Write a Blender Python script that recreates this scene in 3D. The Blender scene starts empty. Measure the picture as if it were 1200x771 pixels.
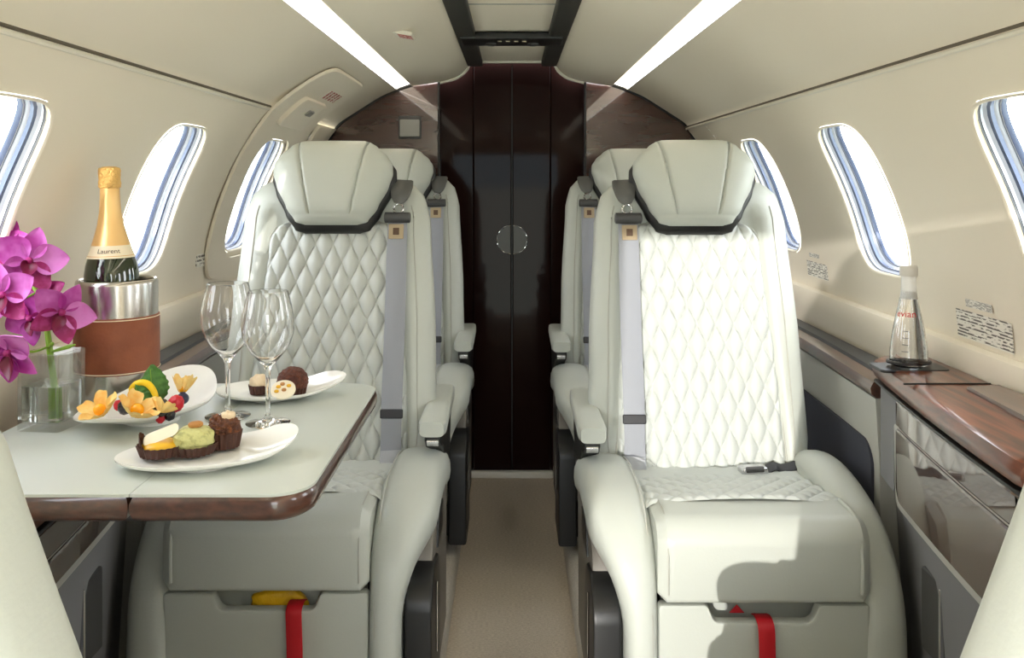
import bpy, bmesh, math, random
from mathutils import Vector, Matrix
random.seed(7)
PI = math.pi
sin, cos, sqrt = math.sin, math.cos, math.sqrt
SC = bpy.context.scene
COL = SC.collection

# ------------------------------------------------------------------ camera facts
EYE = 1.08            # eye height over the aisle carpet
F = 1056.0            # focal length in pixels of the 1200 px frame


def spot(u, v, z):
    """point of a horizontal plane at height z that the camera sees at u, v"""
    y = (EYE - z) * F / (v - 211.0)
    return Vector(((u - 600.0) * y / F, y, z))


# ------------------------------------------------------------------ materials
def lin(c):
    c = c / 255.0
    return c / 12.92 if c <= 0.04045 else ((c + 0.055) / 1.055) ** 2.4


def RGB(r, g, b):
    return (lin(r), lin(g), lin(b), 1.0)


def mat(name, col, rough=0.5, metal=0.0, spec=0.5, coat=0.0, trans=0.0, ior=1.5, emit=None, estr=0.0,
        bump=None, sheen=0.0, coat_rough=0.03, var=None, sss=0.0):
    m = bpy.data.materials.new(name)
    m.use_nodes = True
    nt = m.node_tree
    p = nt.nodes['Principled BSDF']
    p.inputs['Base Color'].default_value = col
    p.inputs['Roughness'].default_value = rough
    p.inputs['Metallic'].default_value = metal
    p.inputs['Specular IOR Level'].default_value = spec
    p.inputs['IOR'].default_value = ior
    p.inputs['Coat Weight'].default_value = coat
    p.inputs['Coat Roughness'].default_value = coat_rough
    p.inputs['Transmission Weight'].default_value = trans
    if sheen:
        p.inputs['Sheen Weight'].default_value = sheen
    if sss:
        p.inputs['Subsurface Weight'].default_value = sss
        p.inputs['Subsurface Radius'].default_value = (0.01, 0.01, 0.01)
    if emit:
        p.inputs['Emission Color'].default_value = emit
        p.inputs['Emission Strength'].default_value = estr
    if bump or var:
        tc = nt.nodes.new('ShaderNodeTexCoord')
    if bump:
        sc, st, dist = bump
        n = nt.nodes.new('ShaderNodeTexNoise')
        n.inputs['Scale'].default_value = sc
        n.inputs['Detail'].default_value = 3
        nt.links.new(tc.outputs['Object'], n.inputs['Vector'])
        b = nt.nodes.new('ShaderNodeBump')
        b.inputs['Strength'].default_value = st
        b.inputs['Distance'].default_value = dist
        nt.links.new(n.outputs['Fac'], b.inputs['Height'])
        nt.links.new(b.outputs['Normal'], p.inputs['Normal'])
    if var:
        # var = (other colour, scale xyz, detail, low, high)
        c2, s3, det, lo, hi = var
        mp = nt.nodes.new('ShaderNodeMapping')
        mp.inputs['Scale'].default_value = s3
        nt.links.new(tc.outputs['Object'], mp.inputs['Vector'])
        n2 = nt.nodes.new('ShaderNodeTexNoise')
        n2.inputs['Scale'].default_value = 1.0
        n2.inputs['Detail'].default_value = det
        nt.links.new(mp.outputs['Vector'], n2.inputs['Vector'])
        rp = nt.nodes.new('ShaderNodeValToRGB')
        rp.color_ramp.elements[0].position = lo
        rp.color_ramp.elements[0].color = col
        rp.color_ramp.elements[1].position = hi
        rp.color_ramp.elements[1].color = c2
        nt.links.new(n2.outputs['Fac'], rp.inputs['Fac'])
        nt.links.new(rp.outputs['Color'], p.inputs['Base Color'])
    return m


def clear_glass(name, tint=(1, 1, 1, 1), gloss=0.12):
    """thin pane: lets light straight through and mirrors a little"""
    m = bpy.data.materials.new(name)
    m.use_nodes = True
    nt = m.node_tree
    nt.nodes.clear()
    out = nt.nodes.new('ShaderNodeOutputMaterial')
    mix = nt.nodes.new('ShaderNodeMixShader')
    tr = nt.nodes.new('ShaderNodeBsdfTransparent')
    tr.inputs['Color'].default_value = tint
    gl = nt.nodes.new('ShaderNodeBsdfGlossy')
    gl.inputs['Roughness'].default_value = 0.02
    fr = nt.nodes.new('ShaderNodeLayerWeight')
    fr.inputs['Blend'].default_value = gloss
    ml = nt.nodes.new('ShaderNodeMath'); ml.operation = 'MULTIPLY'; ml.inputs[1].default_value = 0.35
    nt.links.new(fr.outputs['Fresnel'], ml.inputs[0]); nt.links.new(ml.outputs[0], mix.inputs['Fac'])
    nt.links.new(tr.outputs[0], mix.inputs[1])
    nt.links.new(gl.outputs[0], mix.inputs[2])
    nt.links.new(mix.outputs[0], out.inputs['Surface'])
    return m


def print_mat(name, paper, ink, rows, axis, cover=0.55, rough=0.5):
    """placard print: broken dark rows too small to read"""
    m = bpy.data.materials.new(name)
    m.use_nodes = True
    nt = m.node_tree
    p = nt.nodes['Principled BSDF']
    p.inputs['Roughness'].default_value = rough
    tc = nt.nodes.new('ShaderNodeTexCoord')
    sep = nt.nodes.new('ShaderNodeSeparateXYZ')
    nt.links.new(tc.outputs['Generated'], sep.inputs[0])
    mul = nt.nodes.new('ShaderNodeMath'); mul.operation = 'MULTIPLY'
    mul.inputs[1].default_value = rows
    nt.links.new(sep.outputs[axis], mul.inputs[0])
    fr = nt.nodes.new('ShaderNodeMath'); fr.operation = 'FRACT'
    nt.links.new(mul.outputs[0], fr.inputs[0])
    gt = nt.nodes.new('ShaderNodeMath'); gt.operation = 'GREATER_THAN'
    gt.inputs[1].default_value = 0.45
    nt.links.new(fr.outputs[0], gt.inputs[0])
    n = nt.nodes.new('ShaderNodeTexNoise')
    n.inputs['Scale'].default_value = 9
    n.inputs['Detail'].default_value = 4
    nt.links.new(tc.outputs['Generated'], n.inputs['Vector'])
    lt = nt.nodes.new('ShaderNodeMath'); lt.operation = 'LESS_THAN'
    lt.inputs[1].default_value = cover
    nt.links.new(n.outputs['Fac'], lt.inputs[0])
    an = nt.nodes.new('ShaderNodeMath'); an.operation = 'MULTIPLY'
    nt.links.new(gt.outputs[0], an.inputs[0]); nt.links.new(lt.outputs[0], an.inputs[1])
    mx = nt.nodes.new('ShaderNodeMix'); mx.data_type = 'RGBA'
    mx.inputs['A'].default_value = paper
    mx.inputs['B'].default_value = ink
    nt.links.new(an.outputs[0], mx.inputs['Factor'])
    nt.links.new(mx.outputs['Result'], p.inputs['Base Color'])
    return m


M = {}
M['leather'] = mat('pale leather', RGB(188, 192, 185), 0.42, spec=0.45, bump=(260, 0.10, 0.002))
M['quilt'] = mat('quilted leather', RGB(195, 199, 195), 0.45, spec=0.4, bump=(300, 0.08, 0.002))
M['piping'] = mat('leather piping', RGB(176, 176, 168), 0.5)
M['panel_taupe'] = mat('taupe plastic', RGB(118, 113, 106), 0.5)
M['plastic_grey'] = mat('grey plastic', RGB(150, 150, 146), 0.5)
M['console_grey'] = mat('console grey', RGB(176, 176, 170), 0.45, bump=(300, 0.05, 0.001))
M['black'] = mat('black plastic', RGB(22, 22, 23), 0.4)
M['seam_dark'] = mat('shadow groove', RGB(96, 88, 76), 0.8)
M['guide'] = mat('belt guide', RGB(82, 82, 80), 0.4)
M['dark_grey'] = mat('dark grey plastic', RGB(62, 62, 63), 0.45)
M['rail'] = mat('dark ceiling rail', RGB(52, 52, 50), 0.5)
M['belt'] = mat('belt webbing', RGB(146, 149, 157), 0.7, bump=(500, 0.2, 0.001), sheen=0.2)
M['belt_end'] = mat('belt end', RGB(176, 178, 184), 0.6)
M['belt_dark'] = mat('belt retainer', RGB(46, 46, 50), 0.6)
M['label_tan'] = mat('tan label', RGB(166, 148, 120), 0.6)
M['label_brown'] = mat('label print', RGB(84, 60, 42), 0.6)
M['chrome'] = mat('chrome', RGB(205, 205, 208), 0.12, metal=1.0)
M['steel'] = mat('brushed steel', RGB(196, 192, 186), 0.22, metal=1.0, bump=(60, 0.02, 0.001))
M['wall'] = mat('warm white wall lining', RGB(238, 230, 214), 0.55, spec=0.3, bump=(500, 0.04, 0.001))
M['ceiling'] = mat('ceiling lining', RGB(238, 230, 214), 0.55, spec=0.3, bump=(500, 0.04, 0.001))
M['lip'] = mat('white trim lip', RGB(228, 224, 212), 0.45)
M['carpet'] = mat('beige carpet', RGB(214, 202, 184), 0.95, spec=0.1, bump=(420, 0.6, 0.004),
                  var=(RGB(188, 175, 157), (140, 320, 140), 3, 0.35, 0.7))
M['carpet_side'] = mat('grey carpet', RGB(212, 206, 196), 0.95, spec=0.1, bump=(420, 0.6, 0.004),
                       var=(RGB(190, 184, 174), (240, 240, 140), 3, 0.35, 0.7))
M['wood'] = mat('dark walnut lacquer', RGB(62, 36, 27), 0.28, spec=0.5, coat=0.8, coat_rough=0.04,
                var=(RGB(92, 54, 40), (60, 3, 120), 4, 0.35, 0.72))
M['wood_grain'] = mat('walnut lacquer ledge', RGB(66, 34, 22), 0.3, spec=0.5, coat=0.45, coat_rough=0.03,
                      var=(RGB(128, 66, 38), (90, 6, 60), 5, 0.35, 0.7))
M['door_lacquer'] = mat('near black lacquer', RGB(34, 19, 17), 0.05, spec=0.07)
M['bulk_wood'] = mat('bulkhead walnut', RGB(62, 36, 30), 0.25, spec=0.5, coat=1.0, coat_rough=0.02,
                     var=(RGB(74, 44, 36), (5, 5, 30), 4, 0.4, 0.7))
M['panel_gloss'] = mat('brown mirror lacquer', RGB(78, 58, 48), 0.05, spec=0.7, coat=0.6, coat_rough=0.02, ior=1.7)
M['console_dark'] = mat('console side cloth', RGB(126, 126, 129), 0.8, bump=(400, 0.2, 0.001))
M['navy'] = mat('dark blue cloth', RGB(58, 60, 72), 0.9)
M['table_top'] = mat('pale grey table leather', RGB(198, 204, 198), 0.30, spec=0.45)
M['table_rim'] = mat('pale rim', RGB(226, 228, 220), 0.35)
M['window_light'] = mat('window lining', RGB(176, 181, 190), 0.25, metal=0.2)
M['window_steel'] = mat('window shade track', RGB(96, 106, 130), 0.25, metal=0.4)
M['window_dark'] = mat('window gasket', RGB(48, 54, 70), 0.3, metal=0.2)
M['pane'] = clear_glass('window pane', (0.98, 0.985, 0.985, 1), 0.04)
M['strip'] = mat('light diffuser', RGB(250, 240, 220), 0.6, emit=(1.0, 0.89, 0.72, 1), estr=3.6)
M['red'] = mat('red ribbon', RGB(190, 18, 32), 0.6)
M['yellow'] = mat('yellow vest bag', RGB(232, 182, 20), 0.35, bump=(60, 0.5, 0.01))
M['glass'] = mat('glass', (1, 1, 1, 1), 0.0, trans=1.0, ior=1.47)
M['thin'] = clear_glass('thin glass', (0.97, 0.98, 0.98, 1), 0.45)
M['vase'] = clear_glass('vase glass', (0.95, 0.965, 0.96, 1), 0.62)
M['water'] = mat('water', (1, 1, 1, 1), 0.0, trans=1.0, ior=1.33)
M['green_glass'] = mat('dark green glass', RGB(26, 40, 18), 0.05, spec=0.8, coat=0.5)
M['foil'] = mat('gold foil', RGB(240, 198, 134), 0.34, metal=0.6, bump=(90, 0.12, 0.004))
M['foil_top'] = mat('crinkled gold foil', RGB(238, 192, 116), 0.32, metal=0.6, bump=(220, 0.9, 0.006))
M['cream'] = mat('cream label', RGB(240, 226, 196), 0.5)
M['gold'] = mat('gold band', RGB(214, 168, 96), 0.4, metal=0.4)
M['ink'] = mat('dark ink', RGB(60, 40, 22), 0.6)
M['tan_leather'] = mat('tan leather', RGB(146, 82, 52), 0.5, bump=(180, 0.2, 0.002),
                       var=(RGB(126, 68, 42), (20, 20, 20), 3, 0.4, 0.7))
M['china'] = mat('white china', RGB(244, 244, 240), 0.15, spec=0.5)
M['orchid'] = mat('orchid petal', RGB(168, 44, 146), 0.5, sss=0.1,
                  var=(RGB(204, 108, 194), (26, 26, 26), 3, 0.42, 0.62))
M['orchid_light'] = mat('pale orchid petal', RGB(212, 126, 204), 0.5, sss=0.1,
                        var=(RGB(196, 84, 178), (30, 30, 30), 3, 0.45, 0.68))
M['orchid_dark'] = mat('deep orchid petal', RGB(150, 20, 96), 0.5,
                       var=(RGB(176, 50, 130), (90, 90, 90), 2, 0.45, 0.65))
M['orchid_lip'] = mat('orchid lip', RGB(112, 10, 56), 0.4)
M['stem'] = mat('green stem', RGB(120, 160, 44), 0.4)
M['physalis_husk'] = mat('dry husk', RGB(246, 216, 140), 0.6, sss=0.1,
                         var=(RGB(238, 180, 80), (60, 60, 60), 3, 0.4, 0.7))
M['physalis'] = mat('orange berry', RGB(240, 166, 20), 0.25)
M['citrus'] = mat('yellow rind', RGB(246, 204, 20), 0.4)
M['mint'] = mat('mint leaf', RGB(62, 112, 44), 0.5, bump=(120, 0.5, 0.004), var=(RGB(86, 138, 58), (80, 80, 80), 3, 0.4, 0.7))
M['blackberry'] = mat('blackberry', RGB(24, 18, 30), 0.2, spec=0.6)
M['raspberry'] = mat('raspberry', RGB(200, 28, 44), 0.35)
M['blueberry'] = mat('blueberry', RGB(46, 52, 78), 0.5)
M['choc_case'] = mat('brown paper case', RGB(70, 38, 28), 0.5)
M['choc'] = mat('chocolate crumb', RGB(88, 46, 28), 0.5, bump=(300, 1.0, 0.006), var=(RGB(150, 92, 50), (160, 160, 160), 4, 0.45, 0.7))
M['muffin'] = mat('chocolate truffle', RGB(84, 40, 26), 0.6, bump=(260, 1.0, 0.006), var=(RGB(116, 62, 40), (140, 140, 140), 3, 0.4, 0.7))
M['pistachio'] = mat('pistachio cream', RGB(206, 204, 136), 0.5, bump=(120, 0.6, 0.006), var=(RGB(140, 140, 84), (120, 120, 120), 3, 0.5, 0.75))
M['white_choc'] = mat('white chocolate', RGB(246, 236, 212), 0.4)
M['custard'] = mat('custard', RGB(236, 182, 40), 0.35)
M['nut'] = mat('roasted nut', RGB(186, 130, 70), 0.5, bump=(200, 0.5, 0.004))
M['cream_puff'] = mat('cream', RGB(236, 214, 180), 0.5, bump=(90, 0.6, 0.006))
M['cap'] = mat('bottle cap', RGB(206, 203, 196), 0.35)
M['frost'] = mat('white bottle neck', RGB(232, 232, 230), 0.25)
M['red_ink'] = mat('red print', RGB(214, 40, 48), 0.5)
M['grey_ink'] = mat('grey print', RGB(90, 96, 104), 0.5)
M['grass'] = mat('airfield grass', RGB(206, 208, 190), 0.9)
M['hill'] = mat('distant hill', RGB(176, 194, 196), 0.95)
M['placard'] = print_mat('wall placard print', RGB(240, 237, 228), RGB(104, 100, 94), 9, 'Z', 0.52)
M['placard_red'] = print_mat('exit placard print', RGB(236, 230, 218), RGB(170, 44, 40), 5, 'Y', 0.56)
M['placard_ceiling'] = print_mat('ceiling placard print', RGB(172, 60, 56), RGB(238, 226, 216), 3, 'Y', 0.50)


# ------------------------------------------------------------------ mesh builder
class MB:
    def __init__(self):
        self.v = []; self.f = []; self.wn = False

    def add(self, verts, faces):
        b = len(self.v)
        self.v.extend(Vector(p) for p in verts)
        self.f.extend(tuple(b + i for i in q) for q in faces)
        return self

    def grid(self, nu, nv, fn, cu=False, cv=False):
        """fn(i/nu, j/nv)"""
        mu = nu if cu else nu + 1
        mv = nv if cv else nv + 1
        vs = [fn(i / nu, j / nv) for i in range(mu) for j in range(mv)]
        fs = []
        for i in range(nu):
            for j in range(nv):
                a = i * mv + j; b = i * mv + (j + 1) % mv
                c = ((i + 1) % mu) * mv + (j + 1) % mv; d = ((i + 1) % mu) * mv + j
                fs.append((a, d, c, b))
        return self.add(vs, fs)

    def loft(self, rings, cap0=True, cap1=True, closed=False):
        n = len(rings[0]); b = len(self.v); m = len(rings)
        for r in rings:
            self.v.extend(Vector(p) for p in r)
        for i in range(m if closed else m - 1):
            i2 = (i + 1) % m
            for j in range(n):
                j2 = (j + 1) % n
                self.f.append((b + i * n + j, b + i * n + j2, b + i2 * n + j2, b + i2 * n + j))
        if not closed:
            if cap0:
                self.f.append(tuple(b + j for j in range(n - 1, -1, -1)))
            if cap1:
                self.f.append(tuple(b + (m - 1) * n + j for j in range(n)))
        return self

    def box(self, c, s, bevel=0.0, seg=3, rot=None):
        self.wn = True
        bm = bmesh.new()
        bmesh.ops.create_cube(bm, size=1.0)
        for v in bm.verts:
            v.co = Vector((v.co.x * s[0], v.co.y * s[1], v.co.z * s[2]))
        if bevel > 0:
            bmesh.ops.bevel(bm, geom=list(bm.edges), offset=min(bevel, min(s) * 0.499), segments=seg, profile=0.5, affect='EDGES')
        bm.verts.index_update()
        R = rot if rot is not None else Matrix.Identity(3)
        self.add([R @ v.co + Vector(c) for v in bm.verts], [[v.index for v in f.verts] for f in bm.faces])
        bm.free()
        return self

    def lathe(self, prof, n=40, c=(0, 0, 0)):
        """profile of (r, z); r = 0 at an end closes it"""
        c = Vector(c); b = len(self.v); idx = []
        for r, z in prof:
            if r < 1e-6:
                idx.append([len(self.v)] * n); self.v.append(c + Vector((0, 0, z)))
            else:
                idx.append(list(range(len(self.v), len(self.v) + n)))
                self.v.extend(c + Vector((r * cos(2 * PI * k / n), r * sin(2 * PI * k / n), z)) for k in range(n))
        for i in range(len(prof) - 1):
            for k in range(n):
                k2 = (k + 1) % n
                q = [idx[i][k], idx[i][k2], idx[i + 1][k2], idx[i + 1][k]]
                u = []
                for x in q:
                    if x not in u: u.append(x)
                if len(u) > 2: self.f.append(tuple(u))
        return self

    def tube(self, pts, r, n=10, closed=False):
        pts = [Vector(p) for p in pts]; m = len(pts); rings = []
        up = Vector((0.13, 0.21, 0.97)).normalized()
        for i, p in enumerate(pts):
            a = pts[(i - 1) % m] if (i or closed) else p
            c = pts[(i + 1) % m] if (i < m - 1 or closed) else p
            t = (c - a).normalized()
            s = t.cross(up)
            if s.length < 1e-3: s = t.cross(Vector((1, 0, 0)))
            s.normalize(); w = s.cross(t).normalized()
            rr = r[i] if isinstance(r, (list, tuple)) else r
            rings.append([p + (s * cos(2 * PI * k / n) + w * sin(2 * PI * k / n)) * rr for k in range(n)])
        return self.loft(rings, closed=closed)

    def ribbon(self, pts, width, thick, side):
        """flat strap along pts; side = direction of its width"""
        pts = [Vector(p) for p in pts]; rings = []; m = len(pts)
        for i, p in enumerate(pts):
            t = (pts[min(i + 1, m - 1)] - pts[max(i - 1, 0)]).normalized()
            s = Vector(side[i]) if isinstance(side, list) else Vector(side)
            s = (s - t * s.dot(t)).normalized(); w = s.cross(t)
            wd = width[i] if isinstance(width, (list, tuple)) else width
            a = wd / 2; b = thick / 2; e = min(b, a) * 0.7
            rings.append([p + s * x + w * y for x, y in ((-a + e, -b), (a - e, -b), (a, -b + e * .6), (a, b - e * .6), (a - e, b), (-a + e, b), (-a, b - e * .6), (-a, -b + e * .6))])
        return self.loft(rings)

    def prism(self, poly, h, place, bevel=0.0):
        """2-D outline extruded by h; place(a, b, d) puts it in space; bevel rounds both rims"""
        self.wn = True
        rings = []
        n = len(poly)
        if bevel > 0:
            cx = sum(p[0] for p in poly) / n; cy = sum(p[1] for p in poly) / n
            ins = inset(poly, bevel); ins2 = inset(poly, bevel * 0.3)
            seq = [(ins, 0.0), (ins2, bevel * 0.3), (poly, bevel), (poly, h - bevel), (ins2, h - bevel * 0.3), (ins, h)]
        else:
            seq = [(poly, 0.0), (poly, h)]
        for pl, d in seq:
            rings.append([place(a, b, d) for a, b in pl])
        return self.loft(rings)

    def ell(self, c, r, e=1.0, nu=24, nv=16, rot=None, fn=None):
        """super-ellipsoid, e < 1 squarer; fn(dir) scales the radius"""
        R = rot if rot is not None else Matrix.Identity(3)
        c = Vector(c)
        def sp(x, p): return math.copysign(abs(x) ** p, x)
        b = len(self.v); rows = []
        for j in range(nv + 1):
            ph = -PI / 2 + PI * j / nv
            if j in (0, nv):
                d = Vector((0, 0, math.copysign(1, ph)))
                k = fn(d) if fn else 1.0
                rows.append([len(self.v)] * nu)
                self.v.append(c + R @ Vector((0, 0, d.z * r[2] * k)))
                continue
            row = []
            for i in range(nu):
                th = 2 * PI * i / nu
                d = Vector((sp(cos(ph), e) * sp(cos(th), e), sp(cos(ph), e) * sp(sin(th), e), sp(sin(ph), e)))
                k = fn(d.normalized()) if fn else 1.0
                row.append(len(self.v))
                self.v.append(c + R @ Vector((d.x * r[0] * k, d.y * r[1] * k, d.z * r[2] * k)))
            rows.append(row)
        for j in range(nv):
            for i in range(nu):
                i2 = (i + 1) % nu; u = []
                for x in (rows[j][i], rows[j][i2], rows[j + 1][i2], rows[j + 1][i]):
                    if x not in u: u.append(x)
                if len(u) > 2: self.f.append(tuple(u))
        return self

    def build(self, name, material, parent=None, label=None, mirror=False, angle=40, at=None):
        me = bpy.data.meshes.new(name)
        vs = [(-p.x, p.y, p.z) if mirror else tuple(p) for p in self.v]
        fs = [f[::-1] for f in self.f] if mirror else self.f
        me.from_pydata(vs, [], fs)
        bm = bmesh.new(); bm.from_mesh(me)
        bmesh.ops.recalc_face_normals(bm, faces=bm.faces)
        bm.to_mesh(me); bm.free()
        me.materials.append(material)
        me.shade_smooth()
        me.set_sharp_from_angle(angle=math.radians(angle))
        o = bpy.data.objects.new(name, me)
        COL.objects.link(o)
        if self.wn:
            wm = o.modifiers.new('flat faces', 'WEIGHTED_NORMAL'); wm.keep_sharp = True
        if parent is not None: o.parent = parent
        if label: o['label'] = label
        if at is not None: o.location = at
        return o


def inset(poly, d):
    n = len(poly); out = []
    area = sum(poly[i][0] * poly[(i + 1) % n][1] - poly[(i + 1) % n][0] * poly[i][1] for i in range(n))
    s = 1 if area > 0 else -1
    for i in range(n):
        p0, p1, p2 = poly[i - 1], poly[i], poly[(i + 1) % n]
        def nrm(a, b):
            dx, dy = b[0] - a[0], b[1] - a[1]; l = sqrt(dx * dx + dy * dy) or 1
            return (-dy / l * s, dx / l * s)
        a = nrm(p0, p1); b = nrm(p1, p2)
        mx, my = a[0] + b[0], a[1] + b[1]; l = sqrt(mx * mx + my * my) or 1
        mx /= l; my /= l
        k = d / max(0.45, mx * a[0] + my * a[1])
        out.append((p1[0] + mx * k, p1[1] + my * k))
    return out


def rrect(x0, y0, x1, y1, r, seg=8):
    """rounded rectangle outline; r = one radius or four (x0y0, x1y0, x1y1, x0y1)"""
    if not isinstance(r, (list, tuple)): r = [r] * 4
    pts = []
    for (cx, cy, a0), rr, (sx, sy) in zip(((x0, y0, PI), (x1, y0, 1.5 * PI), (x1, y1, 0), (x0, y1, .5 * PI)), r, ((1, 1), (-1, 1), (-1, -1), (1, -1))):
        if rr <= 1e-5:
            pts.append((cx, cy)); continue
        ox, oy = cx + sx * rr, cy + sy * rr
        for k in range(seg + 1):
            a = a0 + .5 * PI * k / seg
            pts.append((ox + rr * cos(a), oy + rr * sin(a)))
    return pts


def curve(pts, n):
    """Catmull-Rom through pts"""
    P = [Vector(p) for p in pts]
    P = [P[0] * 2 - P[1]] + P + [P[-1] * 2 - P[-2]]
    out = []; segs = len(P) - 3
    for k in range(n + 1):
        x = k / n * segs; i = min(int(x), segs - 1); t = x - i
        a, b, c, d = P[i:i + 4]
        out.append(0.5 * ((2 * b) + (c - a) * t + (2 * a - 5 * b + 4 * c - d) * t * t + (3 * b - a - 3 * c + d) * t ** 3))
    return out


def lerp(tab, t):
    if t <= tab[0][0]: return tab[0][1]
    for (a, x), (b, y) in zip(tab, tab[1:]):
        if t <= b:
            k = (t - a) / (b - a); k2 = k * k * (3 - 2 * k) * .5 + k * .5
            return x + (y - x) * k2
    return tab[-1][1]


def thing(name, label, cat, loc=(0, 0, 0), rotz=0.0, group=None):
    o = bpy.data.objects.new(name, None)
    o.empty_display_size = 0.05
    COL.objects.link(o); o.location = loc; o.rotation_euler = (0, 0, rotz)
    return tag(o, label, cat, group)


def tag(o, label, cat, group=None):
    o['label'] = label; o['category'] = cat
    if group: o['group'] = group
    return o


def struct(o):
    o['kind'] = 'structure'
    return o


def dup(root, loc, label, rotz=0.0):
    c = root.copy(); COL.objects.link(c); c.location = loc; c.rotation_euler = (0, 0, rotz)
    c['label'] = label
    def rec(src, dst):
        for ch in [x for x in COL.objects if x.parent == src]:
            k = ch.copy(); COL.objects.link(k); k.parent = dst
            rec(ch, k)
    rec(root, c)
    return c


def text_mesh(body, size):
    cu = bpy.data.curves.new('lettering', 'FONT'); cu.body = body; cu.size = size
    cu.align_x = 'CENTER'; cu.align_y = 'CENTER'; cu.resolution_u = 3
    ob = bpy.data.objects.new('lettering', cu); COL.objects.link(ob)
    dg = bpy.context.evaluated_depsgraph_get(); dg.update()
    me = bpy.data.meshes.new_from_object(ob.evaluated_get(dg))
    bm = bmesh.new(); bm.from_mesh(me)
    bmesh.ops.triangulate(bm, faces=bm.faces)
    bmesh.ops.subdivide_edges(bm, edges=[e for e in bm.edges if e.calc_length() > size * .2], cuts=2)
    bm.verts.index_update()
    vs = [v.co.copy() for v in bm.verts]; fs = [[v.index for v in f.verts] for f in bm.faces]
    bm.free()
    bpy.data.objects.remove(ob); bpy.data.meshes.remove(me); bpy.data.curves.remove(cu)
    return vs, fs


# ================================================================== THE CABIN SHELL
Y0, Y1 = -0.62, 3.30
RC, ZC = 0.82, 0.75


def circ(ph, d=0.0):
    return (RC + d) * cos(ph), ZC + (RC + d) * sin(ph)


PH0, PH1 = 0.043, 0.678        # dado line .. crease line
WPH = 0.365                     # window middle (z about 1.04)
HS = 0.215                      # half height of a window opening, radians of the section
HY = 0.142
WIN_Y = [-0.125, 0.565, 1.255, 1.945, 2.635]


def ray_super(dy, ds, n=4.2):
    k = (abs(dy / HY) ** n + abs(ds / HS) ** n) ** (-1 / n)
    return dy * k, ds * k


def rect_ring(y0, y1, s0, s1, m=18):
    out = []
    for k in range(m): out.append((y0 + (y1 - y0) * k / m, s0))
    for k in range(m): out.append((y1, s0 + (s1 - s0) * k / m))
    for k in range(m): out.append((y1 - (y1 - y0) * k / m, s1))
    for k in range(m): out.append((y0, s1 - (s1 - s0) * k / m))
    return out


def holed(mb, sx, yc, y0, y1, s0, s1, surf, grow=1.0):
    """sheet with a window opening; surf(s) -> (x, z)"""
    rr = rect_ring(y0, y1, s0, s1)
    hole = []
    for (y, s) in rr:
        a, b = ray_super(y - yc, s - WPH)
        hole.append((yc + a * grow, WPH + b * grow))
    rings = []
    for k in range(9):
        t = (k / 8) ** 1.25
        ring = []
        for h, r in zip(hole, rr):
            y = h[0] + (r[0] - h[0]) * t; s = h[1] + (r[1] - h[1]) * t
            x, z = surf(s); ring.append((sx * x, y, z))
        rings.append(ring)
    mb.loft(rings, cap0=False, cap1=False)


def window(n, sx, yc, deep=1.55):
    """rounded porthole: lining, gasket, shade track and pane going outwards"""
    N = 64
    def ring(sc, d):
        out = []
        for k in range(N):
            th = 2 * PI * (k + .5) / N
            a, b = ray_super(cos(th) * HY, sin(th) * HS)
            # same inset on every side
            a2 = a - math.copysign(sc, a) * min(1, abs(a) / HY * 1.0)
            b2 = b - math.copysign(sc, b) / RC * min(1, abs(b) / HS * 1.0)
            x, z = circ(WPH + b2, d * (deep if d > 0 else 1)); out.append((sx * x, yc + a2, z))
        return out
    w = MB().loft([ring(-.006, -.001), ring(-.003, -.0035), ring(.000, -.0035), ring(.002, .000), ring(.002, .004), ring(-.004, .005)], False, False)
    root = struct(w.build('window_%d' % n, M['wall']))
    g = MB().loft([ring(-.002, .002), ring(.001, .004), ring(.001, .0075), ring(-.004, .008)], False, False)
    g.build('gasket', M['window_dark'], root)
    l = MB().loft([ring(.000, .006), ring(.003, .008), ring(.002, .012), ring(.005, .015)], False, False)
    l.build('window_lining', M['window_light'], root)
    t = MB().loft([ring(.003, .014), ring(.005, .016), ring(.008, .017), ring(.008, .021)], False, False)
    t.build('shade_track', M['window_steel'], root)
    t2 = MB().loft([ring(.006, .020), ring(.009, .022), ring(.010, .025), ring(.013, .026)], False, False)
    t2.build('inner_gasket', M['window_light'], root)
    t3 = MB().loft([ring(.011, .025), ring(.013, .027), ring(.014, .032), ring(.002, .034)], False, False)
    t3.build('outer_frame', M['window_steel'], root)
    def pf(u, v):
        a, b = (u * 2 - 1) * HY * 1.0, (v * 2 - 1) * HS * 1.0
        x, z = circ(WPH + b, .0325 * deep); return (sx * x, yc + a, z)
    MB().grid(10, 12, pf).build('pane', M['pane'], root)


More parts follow.
